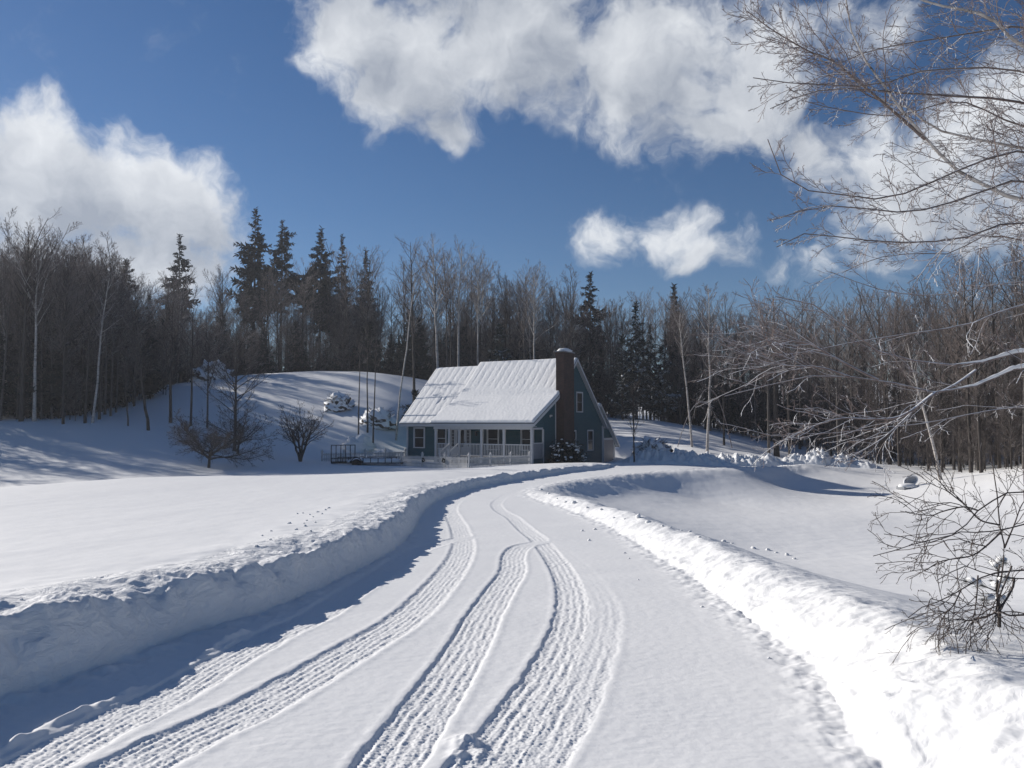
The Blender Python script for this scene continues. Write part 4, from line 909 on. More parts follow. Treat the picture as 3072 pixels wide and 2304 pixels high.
single('hardwood_tree', 524, 572, 66, 900, 'straight slim bare tree on the mound flank behind the crabapple', BARK, TWIG, r=.10, clear=.35, n1=20, spread=.25, **D_)
single('hardwood_tree', 525, 622, 66, 960, 'bare tree with two thin stems on the mound behind the crabapple', BARK, TWIG, r=.08, clear=.3, n1=18, spread=.28, fork=2, **D_)
single('hardwood_tree', 526, 705, 58, 985, 'full bare yard tree with tapering crown behind the crabapple', BARK, TWIGD, r=.13, clear=.16, n1=34, spread=.36, ang=(.7, 1.15), up=.45, n2=10, n3=8, rt=.008)
single('hardwood_tree', 527, 1076, 66, 1000, 'leftmost of three dark bare trunks between trailer and house', BARKG, TWIGD, r=.075, clear=.72, n1=7, spread=.10, **D_)
single('hardwood_tree', 528, 1103, 69, 985, 'middle of three dark bare trunks between trailer and house', BARK, TWIGD, r=.08, clear=.72, n1=7, spread=.10, **D_)
single('hardwood_tree', 529, 1119, 67, 1005, 'rightmost of three dark bare trunks between trailer and house', BARK, TWIGD, r=.075, clear=.72, n1=7, spread=.10, lean=(.02, 0), **D_)
single('hardwood_tree', 530, 1243, 76, 690, 'tall dark bare tree against the sky beside the left birch', BARK, TWIG, r=.15, clear=.4, n1=24, spread=.2, lean=(-.02, 0), **D_)
single('hardwood_tree', 531, 2171, 70, 950, 'thin dark trunk on the right slope beside the straight birch', BARK, TWIGD, r=.10, clear=.4, n1=18, spread=.2, **D_)
single('hardwood_tree', 532, 2305, 63, 900, 'grey bare trunk rising behind the snow pile on the right', BARKG, TWIG, r=.13, clear=.4, n1=20, spread=.24, **D_)
single('hardwood_tree', 533, 2328, 68, 850, 'thick dark trunk at the foot of the right slope', BARK, TWIG, r=.24, clear=.35, n1=22, spread=.26, **D_)
single('hardwood_tree', 534, 2368, 63, 930, 'bare tree right of the thick dark trunk, behind the snow pile', BARK, TWIG, r=.11, clear=.35, n1=20, spread=.26, lean=(-.03, 0), **D_)
single('hardwood_tree', 535, 2515, 62, 900, 'slim bare tree behind the right end of the snow pile', BARKG, TWIG, r=.12, clear=.35, n1=20, spread=.28, **D_)
single('hardwood_tree', 536, 1902, 57.5, 1150, 'young bare tree with upswept branches at the right end of the house', BARK, TWIGS, r=.06, clear=.28, n1=22, spread=.34, ang=(.25, .55), up=.5, n2=6, n3=4, rt=.006)
single('hardwood_tree', 537, 62, 63, 640, 'tallest bare tree at the far left with open crown against the cloud', BARK, TWIG, r=.17, clear=.5, n1=20, spread=.24, fork=2, **D_)
# bent birch saplings arching under their snow
def arch(px0, d0, px1, top, seed, lab):
    a = gpt(px0, d0); b = gpt(px1, d0 + .6); pk = (a + b) / 2; pk[2] = at(px0, top, d0)[2] * 2 - (a[2] + b[2]) / 2
    t = np.linspace(0, 1, 16)[:, None]; P = ((1 - t) ** 2 * a + 2 * t * (1 - t) * pk + t ** 2 * b) * 1.0; b_ = P[-1, 2]
    P = P[None, :15]; Rr = np.linspace(.035, .008, 15)[None]; rg = np.random.default_rng(seed)
    root = thing('bent_sapling', a, 0, lab, 'sapling'); P = P - a
    P1 = sprout(rg, P, Rr, 26, .35, 1, (.4, .9), .16, up=-.5, wig=.12, n=4, rk=.008, rtip=.006)
    obj_np('stem', *merge([tubes(P, Rr, 5)]), TWIGF, root); obj_np('twigs', *merge([tubes(*P1, 3)]), TWIGF, root)
arch(2032, 68, 2180, 1205, 1, 'snow bent sapling arching over behind the leaning birch')
arch(2195, 69, 2060, 1165, 2, 'higher snow bent sapling arching left across the two slope birches')
# crabapple and other yard shrubs
def low_tree(name, seed, px, d, lab, trunk_h, r, limbs, ang, length, up, n2, n3, n4, stems=1, stem_ang=0., mt=BARK, mc=TWIGS):
    rg = np.random.default_rng(seed); g_ = gpt(px, d); root = thing(name, g_, 0, lab, 'tree')
    Ps, Rs_ = [], []
    for k in range(stems):
        s = np.linspace(0, 1, 8); a = k * 6.28 / stems + .5; ln = math.tan(stem_ang) * (0.7 + .5 * rg.random()) if stems > 1 else .04
        Ps.append(np.stack([ln * math.cos(a) * trunk_h * s ** 1.15 + rg.normal(0, .02, 8), ln * math.sin(a) * trunk_h * s ** 1.15, trunk_h * s - .25 * (s == 0)], 1)); Rs_.append(r * (1 - .45 * s))
    P0, R0 = np.array(Ps), np.array(Rs_)
    P1, R1 = sprout(rg, P0, R0, limbs, .45, 1.0, ang, length, up=up, wig=.16, n=8, rk=.018, rtip=.010, rmax=.7)
    P2, R2 = sprout(rg, P1, R1, n2, .15, 1, (.4, .9), .45, up=.1, wig=.15, n=6, rk=.011, rtip=.008)
    P3, R3 = sprout(rg, P2, R2, n3, .1, 1, (.4, .9), .5, up=.1, wig=.15, n=4, rk=.008, rtip=.006)
    cr = [tubes(P2, R2, 3), tubes(P3, R3, 3)]
    if n4: cr.append(tubes(*sprout(rg, P3, R3, n4, .2, 1, (.4, .8), .5, up=.05, wig=.15, n=3, rk=.008, rtip=.005), 3))
    obj_np('trunk', *merge([tubes(P0, R0, 7), tubes(P1, R1, 5)]), mt, root); obj_np('crown', *merge(cr), mc, root)
low_tree('crabapple_tree', 601, 629, 50, 'low spreading crabapple with dense umbrella crown on the shaded left field', 1.0, .10, 15, (.95, 1.4), lambda t: 3.0 + 0 * t, .18, 12, 9, 5)
low_tree('crabapple_tree', 602, 715, 56.5, 'second spreading bare tree just behind and right of the low crabapple', 1.2, .10, 14, (.8, 1.3), lambda t: 2.8 + 0 * t, .2, 10, 8, 4)
low_tree('multi_stem_tree', 603, 903, 55, 'vase shaped bare tree with three stems left of the trailer', 1.9, .095, 7, (.35, .85), lambda t: 2.1 + 0 * t, .35, 8, 6, 2, stems=4, stem_ang=.42)
low_tree('bare_shrub', 604, 560, 61, 'dark low bare shrub at the foot of the mound behind the crabapple', .4, .05, 16, (.4, 1.2), lambda t: 1.1 + 0 * t, .2, 8, 6, 2)
# snow covered heaps
def heap(name, px, d, w, h, dep, seed, lab, m, cat, sticks=0, amp=.3):
    g_ = gpt(px, d); root = thing(name, g_, 0, lab, cat); rg = np.random.default_rng(seed)
    V, Q = blob((0, 0, -.1), (w / 2, dep / 2, h), seed, amp, 1.6, 44, -.3); V[:, 2] += .10 * h * fbm(V[:, 0] / .35, V[:, 1] / .35 + V[:, 2], 3, seed); obj_np('heap', V, Q, m, root)
    if sticks:
        a = rg.uniform(0, 6.28, sticks); rr = rg.uniform(.2, .85, sticks); p = np.stack([rr * np.cos(a) * w / 2, rr * np.sin(a) * dep / 2, h * np.sqrt(1 - rr ** 2) * .85], 1)
        dr_ = unit(np.stack([np.cos(a), np.sin(a), rg.uniform(-.1, 1.2, sticks)], 1) + rg.normal(0, .4, (sticks, 3))); L = rg.uniform(.2, .75, sticks)[:, None]
        P = np.stack([p - dr_ * .1, p + dr_ * L * .5, p + dr_ * L + rg.normal(0, .05, p.shape)], 1); obj_np('sticks', *tubes(P, np.full((sticks, 3), .014) * np.array([[1.2, 1, .6]]), 4), TWIGS, root)
heap('brush_pile', 1955, 63.5, 3.0, 1.7, 2.4, 1, 'dark brush pile capped with snow behind the right snow pile', BRUSH, 'brush pile', 110, .35)
heap('snow_mound', 2040, 62, 2.0, .9, 1.6, 2, 'smooth snow hump at the right foot of the brush pile', SNOW, 'snow hump')
heap('brush_pile', 1018, 74, 2.7, 1.3, 2.2, 3, 'pointed snow covered brush pile on the mound left of the trunks', BRUSH, 'brush pile', 60, .4)
heap('brush_pile', 1135, 71, 3.2, 1.35, 2.4, 4, 'large round snow covered brush pile beside the left birch', BRUSH, 'brush pile', 50, .3)
heap('snow_mound', 1075, 65.5, 2.6, 1.2, 2.0, 5, 'snow covered boulder at the foot of the three dark trunks', SNOW, 'boulder', 0, .3)
heap('snow_mound', 1150, 63, 1.8, .75, 1.5, 6, 'small snow covered boulder near the left house corner', SNOW, 'boulder', 0, .3)
heap('brush_pile', 632, 86.5, 4.2, 2.0, 3, 7, 'snowy brush heap on the crest of the mound at its left end', BRUSH, 'brush pile', 80, .4)
def ridge(name, pts, w, hgt, seed, lab):
    T = spline(np.array([gpt(*p)[:2] for p in pts]), 8); cum = np.concatenate([[0], np.cumsum(np.hypot(*np.diff(T, axis=0).T))]); L = cum[-1]
    nl, nw = int(L / .07), 44; t = np.linspace(0, L, nl); s = np.linspace(-1, 1, nw); px = np.interp(t, cum, T[:, 0]); py = np.interp(t, cum, T[:, 1]); dx, dy = np.gradient(px), np.gradient(py); q = np.hypot(dx, dy); nx, ny = -dy / q, dx / q
    ww = w * (1 + .3 * perlin(t / 1.8, t * 0, seed)); X = px[:, None] + nx[:, None] * s[None] * ww[:, None]; Y = py[:, None] + ny[:, None] * s[None] * ww[:, None]
    G = terrain(X.ravel(), Y.ravel())[0].reshape(X.shape); hh = np.interp(t / L, np.linspace(0, 1, len(hgt)), hgt)
    ch = 1 - np.abs(fbm(X / .9, Y / .9, 4, seed + 3, .55)); ch2 = fbm(X / .35, Y / .35, 3, seed + 8)
    Z = G - .06 + (hh * (1 + .45 * perlin(t / .9, t * 0, seed + 1)))[:, None] * (1 - s[None] ** 2) ** .7 * (.35 + .65 * ch + .28 * ch2)
    o_ = np.array([px[nl // 2], py[nl // 2], G[nl // 2, nw // 2]]); V = np.stack([X, Y, Z], -1).reshape(-1, 3) - o_; i, j = np.meshgrid(np.arange(nl - 1), np.arange(nw - 1), indexing='ij')
    Q = np.stack([i * nw + j, (i + 1) * nw + j, (i + 1) * nw + j + 1, i * nw + j + 1], -1).reshape(-1, 4)[:, ::-1]
    o = obj_np(name, V, Q, SNOW); o.location = o_; tag(o, lab, 'snow pile')
ridge('snow_pile', [(1858, 61.5), (1950, 60.5), (2060, 59.5), (2200, 59), (2330, 59)], 1.5, [.3, .9, 1.1, .8, .7, .8, .6], 11, 'long rough plowed snow pile at the far edge of the parking area')
ridge('snow_pile', [(2320, 60), (2420, 59.5), (2520, 59), (2640, 58)], 1.4, [.4, .6, 1.25, .9, .7, .15], 21, 'taller plowed snow pile at the right end of the parking area')


# ------------------------------------------------------------------ the near birch and shrubs at the right
def limb(px, d0, d1, root, r0, r1, n=18, pre=None):
    m_ = len(px); dd = np.linspace(d0, d1, m_); P = [at(x, y, d) for (x, y), d in zip(px, dd)]
    if pre is not None: P = [np.array(p_) for p_ in pre] + P
    S = spline(np.array(P), 8); cum = np.concatenate([[0], np.cumsum(np.linalg.norm(np.diff(S, axis=0), axis=1))]); t = np.linspace(0, cum[-1], n)
    Q = np.stack([np.interp(t, cum, S[:, k]) for k in range(3)], 1) - root; return Q[None], (r0 + (r1 - r0) * (t / cum[-1]) ** .8)[None]
def k5(P): return [(2200 + x * .5427, y * .5427) for x, y in P]
def k4(P): return [(1800 + x * .575, 700 + y * .575) for x, y in P]
def k3(P): return [(2500 + x * .3616, 1300 + y * .3616) for x, y in P]
tb = np.array([8.6, 9.6, ground(8.6, 9.6)])
birch = thing('birch_tree', tb, 0, 'large near white birch at the right edge with frosted drooping branches against the sky', 'tree')
ts = np.linspace(0, 1, 14); TP = np.stack([.25 * np.sin(ts * 5) - .6 * ts, .1 * np.cos(ts * 4) - .1, ts * 12.5 - .5 * (ts == 0)], 1); TRr = .17 * (1 - ts) + .03 * ts
obj_np('trunk', *tubes(TP[None], TRr[None], 12), BIRCH, birch)
def trunk_at(z): return np.array([np.interp(z - tb[2], TP[:, 2], TP[:, 0]), np.interp(z - tb[2], TP[:, 2], TP[:, 1]), 0]) + np.array([tb[0], tb[1], z])
UP = [  # photo pixels of each limb, depth at frame edge and tip, radii, rise back to the trunk
    (k5([(1607, 1110), (1450, 1050), (1250, 950), (1150, 860), (1050, 750), (960, 650), (860, 510), (760, 380), (660, 200), (620, -20)]), 8.6, 7.6, .047, .006, -.5),
    (k5([(1607, 820), (1350, 770), (1110, 710), (980, 600), (830, 560), (640, 420)]), 8.8, 8.0, .036, .005, -.5),
    (k5([(1607, 570), (1200, 530), (900, 512), (690, 490), (480, 500), (330, 545), (205, 600)]), 8.2, 7.4, .028, .004, -.5),
    (k5([(1607, 260), (1440, 110), (1300, 60), (1100, 20), (960, -40)]), 8.4, 7.8, .034, .010, -.6),
    (k5([(1607, 840), (1400, 880), (1200, 960), (1000, 1050), (820, 1100), (640, 1080), (420, 1055), (300, 1000), (220, 900), (190, 770)]), 8.0, 7.0, .024, .004, -.4),
    (k5([(1607, 1000), (1300, 1090), (1050, 1160), (900, 1172), (600, 1140), (440, 1150), (205, 1220)]), 7.8, 6.9, .024, .004, -.4),
    (k5([(1607, 1230), (1250, 1320), (900, 1340), (600, 1312), (400, 1290), (240, 1365)]), 7.6, 6.8, .022, .004, -.4),
    (k5([(1060, 770), (820, 560), (560, 345), (430, 290), (340, 240), (200, 155), (75, 60)]), 8.16, 7.3, .018, .004, None),
    (k5([(1607, 400), (1300, 380), (1050, 390), (800, 470), (560, 470), (330, 460), (110, 430)]), 7.6, 7.0, .018, .004, -.4),
    (k5([(1607, 150), (1400, 170), (1150, 210), (900, 250), (700, 300), (500, 400)]), 9.2, 8.6, .020, .004, -.5),
    (k5([(1607, 700), (1250, 560), (900, 640), (560, 600), (400, 560)]), 9.4, 8.6, .018, .004, -.5),
    (k5([(1607, 1330), (1400, 1300), (1200, 1400), (1000, 1400), (780, 1430), (600, 1510)]), 8.8, 8.0, .016, .003, -.4),
]
rgb = np.random.default_rng(11)
limbsP, limbsR = [], []
for P_, d0, d1, r0, r1, rise in UP:
    pre = None
    if rise is not None:
        e = at(P_[0][0], P_[0][1], d0); zt = max(e[2] + rise, tb[2] + 1.2); tp = trunk_at(zt); pre = [tp, tp * .5 + e * .5 + np.array([0, 0, .15])]
    Q_, Rq = limb(P_, d0, d1, tb, r0, r1, 20, pre); obj_np('limb', *tubes(Q_, Rq, 7), BIRCH if r0 > .03 else TWIGB, birch); limbsP.append(Q_); limbsR.append(Rq)
LP, LR = np.vstack(limbsP), np.vstack(limbsR)
S1 = sprout(rgb, LP, LR, 33, .22, .98, (.35, .85), lambda t: 1.25 - .98 * t, up=.02, wig=.14, n=8, rk=.007, rtip=.0028, rmax=.6, bias=(-.12, -.1, .0))
S2 = sprout(rgb, *S1, 7, .10, 1, (.4, .85), .45, up=-.08, wig=.16, n=6, rk=.007, rtip=.0028)
S3 = sprout(rgb, *S2, 5, .15, 1, (.4, .85), .42, up=-.05, wig=.18, n=4, rk=.008, rtip=.0024)
obj_np('twigs', *merge([tubes(*S1, 4), tubes(*S2, 3), tubes(*S3, 3)]), TWIGF, birch)
# hanging catkins and ice beads on the twig tips
def beads(P, cnt, r, rg):
    k = rg.choice(len(P), cnt, replace=False); c = P[k, -1]; L = rg.uniform(.6, 1.8, cnt) * r * 2.2
    d = unit(P[k, -1] - P[k, -2] + np.array([0, 0, -.3])); Q_ = np.stack([c, c + d * L[:, None] * .5, c + d * L[:, None]], 1); return tubes(Q_, np.array([[.35, 1, .3]]) * np.full((cnt, 1), r), 4)
# second tree: long snow carrying limbs at mid height
tb2 = np.array([9.8, 10.6, ground(9.8, 10.6)])
tree2 = thing('bare_tree', tb2, 0, 'near bare tree at the right edge whose two long limbs carry thick snow', 'tree')
TP2 = np.stack([.15 * np.sin(ts * 4), .1 * np.cos(ts * 3) - .1, ts * 9 - .5 * (ts == 0)], 1); obj_np('trunk', *tubes(TP2[None], (.14 * (1 - ts) + .03 * ts)[None], 10), BARKG, tree2)
MID = [
    (k4([(2212, 620), (2000, 670), (1900, 690), (1700, 672), (1500, 640), (1350, 540), (1200, 430), (1060, 345), (920, 330)]), 7.2, 6.3, .028, .004, 1),
    (k4([(2212, 700), (2000, 785), (1750, 830), (1600, 795), (1450, 765), (1300, 748), (1150, 738), (1020, 760), (900, 785), (760, 835), (650, 850)]), 6.8, 5.9, .027, .003, 1),
    (k4([(2212, 372), (2050, 430), (1900, 480), (1700, 512), (1500, 540), (1200, 590), (980, 640), (750, 615)]), 8.0, 7.0, .022, .003, 0),
    (k4([(1960, 715), (1850, 790), (1700, 870), (1480, 1065), (1280, 1180)]), 7.08, 6.4, .014, .003, 0),
    (k4([(1750, 830), (1550, 960), (1270, 965), (1130, 1000), (960, 1080)]), 6.62, 6.1, .014, .003, 0),
    (k4([(2212, 900), (2000, 930), (1700, 990), (1500, 1010), (1250, 1040), (900, 1050)]), 8.6, 7.6, .016, .003, 0),
    (k4([(2212, 250), (1900, 300), (1700, 325), (1450, 290), (1200, 200)]), 8.6, 7.8, .014, .003, 0),
    (k4([(1450, 765), (1300, 690), (1100, 580), (1000, 560), (820, 500)]), 6.44, 6.1, .012, .003, 0),
    (k4([(1300, 748), (1150, 700), (980, 690), (760, 660)]), 6.35, 6.0, .010, .003, 0),
]
mp_, mr_ = [], []
for i_, (P_, d0, d1, r0, r1, sn) in enumerate(MID):
    pre = None
    if P_[0][0] > 3060:
        e = at(P_[0][0], P_[0][1], d0); zt = e[2] + .4; tp = np.array([tb2[0] + np.interp(zt - tb2[2], TP2[:, 2], TP2[:, 0]), tb2[1] + np.interp(zt - tb2[2], TP2[:, 2], TP2[:, 1]), zt]); pre = [tp, tp * .5 + e * .5 + np.array([0, 0, .05])]
    Q_, Rq = limb(P_, d0, d1, tb2, r0, r1, 24, pre); lo = obj_np('limb', *tubes(Q_, Rq, 7), TWIGF, tree2); mp_.append(Q_); mr_.append(Rq)
    if sn:                                                   # lumpy ridge of snow along the top of the limb
        n_ = 190; c = Q_[0]; cu = np.concatenate([[0], np.cumsum(np.linalg.norm(np.diff(c, axis=0), axis=1))]); t = np.linspace(cu[-1] * .04, cu[-1] * .80, n_)
        C_ = np.stack([np.interp(t, cu, c[:, k]) for k in range(3)], 1); rr_ = np.interp(t, cu, Rq[0])
        lump = np.clip(.95 + .45 * perlin(t / .10, t * 0 + i_, 7) + .35 * perlin(t / .33, t * 0, 8 + i_), .25, 1.6) * sstep(cu[-1] * .81, cu[-1] * .62, t)
        gap = sstep(-.38, -.28, perlin(t / .4, t * 0 + 3, 12 + i_)); rs = (.019 + rr_ * .75) * lump * 1.15 * (.12 + .88 * gap)
        C_[:, 2] += rr_ * .7 + rs * .55; C_[:, 0] -= rs * .15; obj_np('limb_snow', *tubes(C_[None], rs[None], 9), LIMBSNOW, lo)
LP, LR = np.vstack(mp_), np.vstack(mr_)
S1 = sprout(rgb, LP, LR, 15, .30, .98, (.3, .75), lambda t: 1.0 - .55 * t, up=.0, wig=.14, n=8, rk=.0055, rtip=.0024, rmax=.6, bias=(-.3, -.1, .05))
S2 = sprout(rgb, *S1, 6, .10, 1, (.4, .85), .42, up=-.03, wig=.16, n=6, rk=.0055, rtip=.002)
S3 = sprout(rgb, *S2, 4, .15, 1, (.4, .85), .42, up=0, wig=.18, n=4, rk=.006, rtip=.0017)
obj_np('twigs', *merge([tubes(*S1, 4), tubes(*S2, 3), tubes(*S3, 3)]), TWIGF, tree2)
# third: dark drooping shrub over the right bank
tb3 = np.array([4.55, 5.75, ground(4.55, 5.75)])
shrub = thing('bare_shrub', tb3, 0, 'dark tangled bare shrub with drooping twigs over the snow at the right edge', 'shrub')
SH = [
    (k3([(1700, 480), (1582, 490), (1400, 500), (1320, 560), (1200, 640), (1150, 720), (1060, 785), (950, 860), (760, 890), (550, 960), (330, 1018)]), 5.4, 5.0, .010, .0025),
    (k3([(1700, 740), (1582, 755), (1400, 800), (1200, 822), (1020, 820), (900, 880), (730, 910), (580, 860), (420, 835)]), 5.5, 5.1, .009, .0025),
    (k3([(1390, 1500), (1395, 1200), (1420, 950), (1380, 760), (1360, 520), (1330, 320), (1300, 100)]), 5.6, 5.6, .011, .003),
    (k3([(1700, 1130), (1582, 1135), (1400, 1150), (1300, 1170), (1180, 1220), (1060, 1300), (880, 1392), (740, 1440), (620, 1530)]), 5.2, 4.9, .011, .0025),
    (k3([(1700, 1215), (1582, 1212), (1400, 1192), (1250, 1160), (1100, 1100), (960, 1160), (860, 1220)]), 5.0, 4.8, .010, .0025),
    (k3([(1500, 1200), (1480, 1300), (1350, 1480), (1150, 1552), (1040, 1540), (920, 1562)]), 5.0, 4.8, .008, .0025),
    (k3([(1480, 1100), (1350, 1450), (1400, 1560), (1530, 1640)]), 5.0, 4.8, .006, .0025),
    (k3([(1380, 760), (1220, 720), (1100, 600), (950, 480), (880, 400), (750, 310)]), 5.6, 5.3, .007, .0025),
    (k3([(1390, 820), (1250, 950), (1130, 1020), (900, 1060), (760, 1140)]), 5.4, 5.1, .007, .0025),
    (k3([(1200, 640), (1080, 610), (900, 650), (820, 680), (690, 670), (555, 645)]), 5.3, 5.1, .006, .0022),
    (k3([(1420, 950), (1500, 760), (1560, 600), (1640, 500)]), 5.7, 5.9, .007, .003),
    (k3([(1200, 1180), (1190, 1350), (1170, 1500), (1150, 1660)]), 5.0, 4.8, .005, .0022),
    (k3([(1060, 1300), (1000, 1420), (930, 1500), (850, 1620)]), 4.9, 4.7, .005, .0022),
]
mp_, mr_ = [], []
for i_, (P_, d0, d1, r0, r1) in enumerate(SH):
    pre = None
    if P_[0][0] > 3100 or i_ == 2:
        pre = [tb3 + np.array([0, 0, -.15]), tb3 * .55 + at(P_[0][0], P_[0][1], d0) * .45 + np.array([0, 0, .12])]
    Q_, Rq = limb(P_, d0, d1, tb3, r0, r1, 22, pre); mp_.append(Q_); mr_.append(Rq)
LP, LR = np.vstack(mp_), np.vstack(mr_)
obj_np('stems', *tubes(LP, LR, 6), TWIGS, shrub)
S1 = sprout(rgb, LP, LR, 9, .18, .98, (.4, 1.0), lambda t: .55 - .25 * t, up=-.1, wig=.17, n=8, rk=.007, rtip=.0022, rmax=.7, bias=(-.15, -.05, 0))
S2 = sprout(rgb, *S1, 4, .12, 1, (.4, .9), .5, up=-.12, wig=.18, n=6, rk=.006, rtip=.0019)
S3 = sprout(rgb, *S2, 2, .2, 1, (.4, .9), .45, up=-.05, wig=.2, n=4, rk=.008, rtip=.0017)
obj_np('twigs', *merge([tubes(*S1, 4), tubes(*S2, 3), tubes(*S3, 3), beads(S3[0], 260, .0035, rgb)]), TWIGS, shrub)
# small snow laden pine sprig beneath the shrub
pb = at(2995, 1850, 5.9); pb[2] = ground(pb[0], pb[1])
pine = thing('pine_sapling', pb, 0, 'small snow laden pine sapling half hidden under the dark shrub', 'sapling')
P0 = np.array([[[0, 0, -.1], [.01, 0, .12], [0, .01, .28], [.02, 0, .46]]]); R0 = np.array([[.014, .012, .009, .005]])
rg = np.random.default_rng(5); P1, R1 = sprout(rg, P0, R0, 7, .3, 1, (.7, 1.3), lambda t: .20 + 0 * t, up=-.7, wig=.1, n=6, rk=.02, rtip=.003)
nd = sprout(rg, P1, R1, 70, .25, 1, (.3, .7), lambda t: .075 + 0 * t, up=-.3, wig=.05, n=3, rk=.02, rtip=.0012)
obj_np('stem', *merge([tubes(P0, R0, 6), tubes(P1, R1, 4)]), BARK, pine); obj_np('needles', *tubes(nd[0], nd[1] * .8, 3), NEEDLES, pine)
cl = [blob(tuple(p[k] + np.array([0, 0, .012])), (.035, .035, .022), 3 + j, .3, 1.5, 12) for j, p in enumerate(P1) for k in (3, 4)]
for c_l in cl: obj_np('snow_clump', *c_l, SNOW, pine)

# ------------------------------------------------------------------ rhododendron by the chimney
def bush(name, px, d, w, h, seed, lab):
    rg = np.random.default_rng(seed); g_ = gpt(px, d); root = thing(name, g_, 0, lab, 'bush'); n = 1500
    a = rg.uniform(0, 6.28, n); e = np.arcsin(rg.uniform(-.05, 1, n)); rr = rg.uniform(.62, 1.04, n) * (1 + .18 * np.sin(a * 3 + e * 4))
    c = np.stack([np.cos(a) * np.cos(e) ** .6 * w / 2 * rr, np.sin(a) * np.cos(e) ** .6 * w / 2 * rr, .05 + np.sin(e) * h * rr * .92], 1)
    az = a[:, None] + rg.uniform(-1.2, 1.2, (n, 7)); dn = rg.uniform(.1, .9, (n, 7)); L = rg.uniform(.10, .17, (n, 7))
    dv = np.stack([np.cos(az) * np.cos(dn), np.sin(az) * np.cos(dn), -np.sin(dn)], -1); c7_ = np.repeat(c[:, None], 7, 1)
    sd = unit(np.cross(dv, np.array([0, 0, 1.]))); w_ = .026
    V = np.stack([c7_ + sd * w_ * .3, c7_ - sd * w_ * .3, c7_ + dv * L[..., None] * .6 - sd * w_, c7_ + dv * L[..., None] * .6 + sd * w_, c7_ + dv * L[..., None] - sd * w_ * .2, c7_ + dv * L[..., None] + sd * w_ * .2], 2).reshape(-1, 3)
    k = np.arange(n * 7) * 6; Q = np.vstack([np.stack([k, k + 1, k + 2, k + 3], 1), np.stack([k + 3, k + 2, k + 4, k + 5], 1)])
    obj_np('foliage', V, Q, LEAF, root)
    pk = rg.choice(np.where((rr > .88) & (e > .05))[0], 60, replace=False); cl = [blob(tuple(c[i] + np.array([0, 0, .02])), (rg.uniform(.07, .15), rg.uniform(.07, .15), rg.uniform(.05, .09)), int(i), .3, 1.4, 10) for i in pk]
    for c_l in cl: obj_np('snow_clump', *c_l, SNOW, root)
    st = np.stack([np.zeros((14, 3)) + np.array([0, 0, -.1]), c[:14] * .45, c[:14] * .9], 1); obj_np('stems', *tubes(st, np.full((14, 3), .02), 4), BARK, root)
bush('rhododendron_bush', 1698, 56.6, 2.5, 1.75, 3, 'round evergreen bush dotted with snow in front of the brick chimney')

# ------------------------------------------------------------------ seat at the pond, clods, weeds
def hit(px, py, lo=2.2, hi=75):
    a, b, c = ray(px, py); d = np.exp(np.linspace(math.log(lo), math.log(hi), 900)); t = d / b; g_ = terrain(a * t, d)[0]; k = np.argmax(EYE + c * t < g_); return np.array([a * t[k], d[k], g_[k]])
cb_ = hit(2735, 1462); chair = thing('garden_chair', cb_, R(12), 'snow covered round backed garden chair at the far edge of the frozen pond', 'chair')
a = np.linspace(0, 2 * math.pi, 40, endpoint=False)
ringP = np.stack([.48 * np.cos(a) + .18, .30 + .10 * np.sin(a), .36 + .27 * np.sin(a) + .13 * np.cos(a)], 1)
def ring_tube(C_, r, k=8):
    n = len(C_); T = unit(np.roll(C_, -1, 0) - np.roll(C_, 1, 0)); m = C_.mean(0); O = unit(C_ - m); Bn = unit(np.cross(T, O)); b = np.arange(k) * 2 * math.pi / k
    V = (C_[:, None] + r * (np.cos(b)[None, :, None] * O[:, None] + np.sin(b)[None, :, None] * Bn[:, None])).reshape(-1, 3); i, j = np.meshgrid(np.arange(n), np.arange(k), indexing='ij'); i2, j2 = (i + 1) % n, (j + 1) % k
    return V, np.stack([i * k + j, i2 * k + j, i2 * k + j2, i * k + j2], -1).reshape(-1, 4)
obj_np('back_rim', *ring_tube(ringP, .05), SNOW, chair)
m_ = ringP.mean(0); n_ = 6; sc_ = np.linspace(1, .02, n_); V = np.vstack([m_ + (ringP - m_) * q + np.array([0, .26 * (1 - q * q), -.05 * (1 - q * q)]) for q in sc_]); Q = np.array([[i * 40 + j, i * 40 + (j + 1) % 40, (i + 1) * 40 + (j + 1) % 40, (i + 1) * 40 + j] for i in range(n_ - 1) for j in range(40)])
obj_np('back_shell', V, Q, mat('shell_shade_grey', m_plain((.42, .43, .45), .6, .1)), chair)  # grey colour stands in for the shade inside the hollow back
V, Q = blob((-.35, -.1, .06), (.62, .42, .19), 4, .12, 1.2, 30, -.4); obj_np('seat_snow', V, Q, SNOW, chair)
MB().box(-.85, .45, -.40, .36, -.15, .05).build('seat', GREYP, chair, .03)
rnd = random.Random(4); rows_ = []
for x, y, sz in ((1140, 250, 1.3), (1270, 280, 1.0), (1330, 320, .8), (1445, 318, 1.6), (1492, 340, 1.5), (1560, 360, .8), (1600, 366, .6), (1650, 378, .6), (1690, 385, .9), (1735, 412, .8), (1850, 430, 1.2), (1890, 440, .8), (1990, 462, 1.2), (2060, 472, 1.1), (2100, 484, .8), (2150, 495, 1.2), (2185, 512, 1.0), (985, 185, .9), (1020, 205, .8), (1060, 228, .7), (1100, 245, .7), (1200, 268, .6), (1380, 325, .6)):
    rows_.append((1000 + x * .633, 1350 + y * .633, sz, 'snow clod sitting on the crest of the bank right of the driveway', 'clods on the right bank'))
for x, y, sz in ((1180, 380, .9), (1240, 373, 1.0), (1212, 425, .9), (1380, 485, .8), (1402, 511, .6), (2065, 985, .9), (1748, 742, 1.0), (1445, 612, .5)):
    rows_.append((1000 + x * .633, 1350 + y * .633, sz, 'loose snow clod lying on the driveway near its right bank', 'clods on the driveway'))
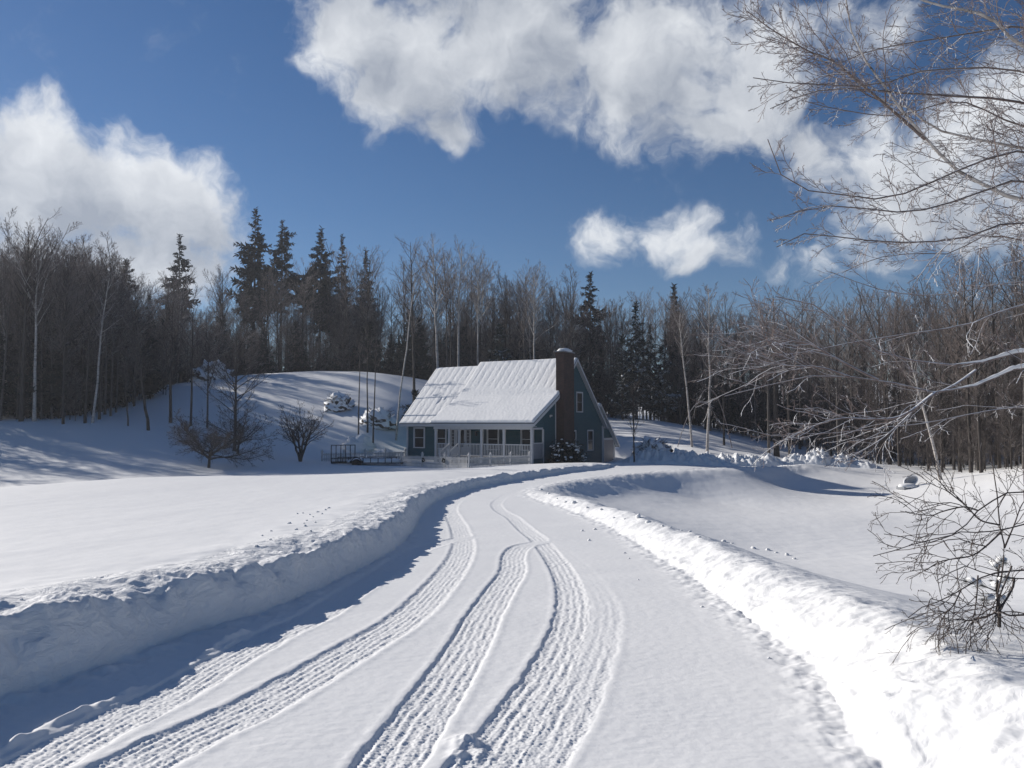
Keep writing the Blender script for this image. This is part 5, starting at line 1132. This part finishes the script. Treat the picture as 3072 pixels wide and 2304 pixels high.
for x, y in ((1315, 58), (1340, 55), (1370, 62), (1385, 72), (1345, 100), (1357, 88), (1280, 100), (1310, 128), (1350, 112), (1375, 135), (1200, 135), (1160, 155), (1440, 40), (1425, 58), (1300, 190), (450, 340), (1135, 205), (95, 440), (1455, 32), (1395, 96), (1405, 50), (1196, 172)):
    rows_.append((x * .678, 1500 + y * .678, rnd.uniform(.5, .95), 'small snow clod scattered on the field behind the left bank', 'clods on the left field'))
protos_c = []
for k in range(5):
    V, Q = blob((0, 0, .25), (1, .85, .75), 40 + k, .35, 1.5, 22, -.45); V += .07 * np.stack([fbm(V[:, 1] * 3, V[:, 2] * 3, 2, 50 + k)] * 3, 1); protos_c.append(mesh_np('snow_clod', V, Q)); protos_c[-1].materials.append(SNOW)
for k, (px, py, sz, lab, grp) in enumerate(rows_):
    p = hit(px, py + 3, 2.2, 40); r_c = sz * 5.2 * p[1] / F_PX
    o = bpy.data.objects.new('snow_clod', protos_c[k % 5]); col.objects.link(o); o.location = p; o.scale = (r_c * rnd.uniform(.9, 1.4), r_c * 1.1, r_c * rnd.uniform(.8, 1.1)); o.rotation_euler = (0, 0, rnd.uniform(0, 6.28)); tag(o, lab, 'snow clod', grp)
for k, (px, py, lab) in enumerate(((2645, 1472, 'dry weed stalks poking through the snow left of the round chair'), (2805, 1484, 'short dry grass tips in the snow right of the round chair'), (1500, 1398, 'thin dry weed stalks by the picket fence corner'))):
    p = hit(px, py, 20, 70); rg = np.random.default_rng(k); w_ = thing('dry_weed', p, 0, lab, 'weed'); n_ = 9
    b0 = np.stack([rg.normal(0, .15, n_), rg.normal(0, .1, n_), np.full(n_, -.05)], 1); tpv = b0 + np.stack([rg.normal(0, .1, n_), rg.normal(0, .1, n_), rg.uniform(.15, .42, n_)], 1)
    obj_np('stalks', *tubes(np.stack([b0, b0 * .5 + tpv * .5 + rg.normal(0, .01, b0.shape), tpv], 1), np.full((n_, 3), .006), 4), TWIG, w_)

# ------------------------------------------------------------------ thin haze volume, added to lift the dark forest tones
hz = MB().box(-335, 335, -335, 335, -6, 36).build('haze', None); hz['kind'] = 'stuff'
hm = bpy.data.materials.new('haze'); hm.use_nodes = True; hn = hm.node_tree; hn.nodes.clear()
pv = N(hn, 'ShaderNodeVolumePrincipled'); pv.inputs['Color'].default_value = (.86, .90, 1, 1); pv.inputs['Density'].default_value = .00050; pv.inputs['Anisotropy'].default_value = .2
ho = N(hn, 'ShaderNodeOutputMaterial'); hn.links.new(pv.outputs[0], ho.inputs['Volume']); hz.data.materials.append(hm)
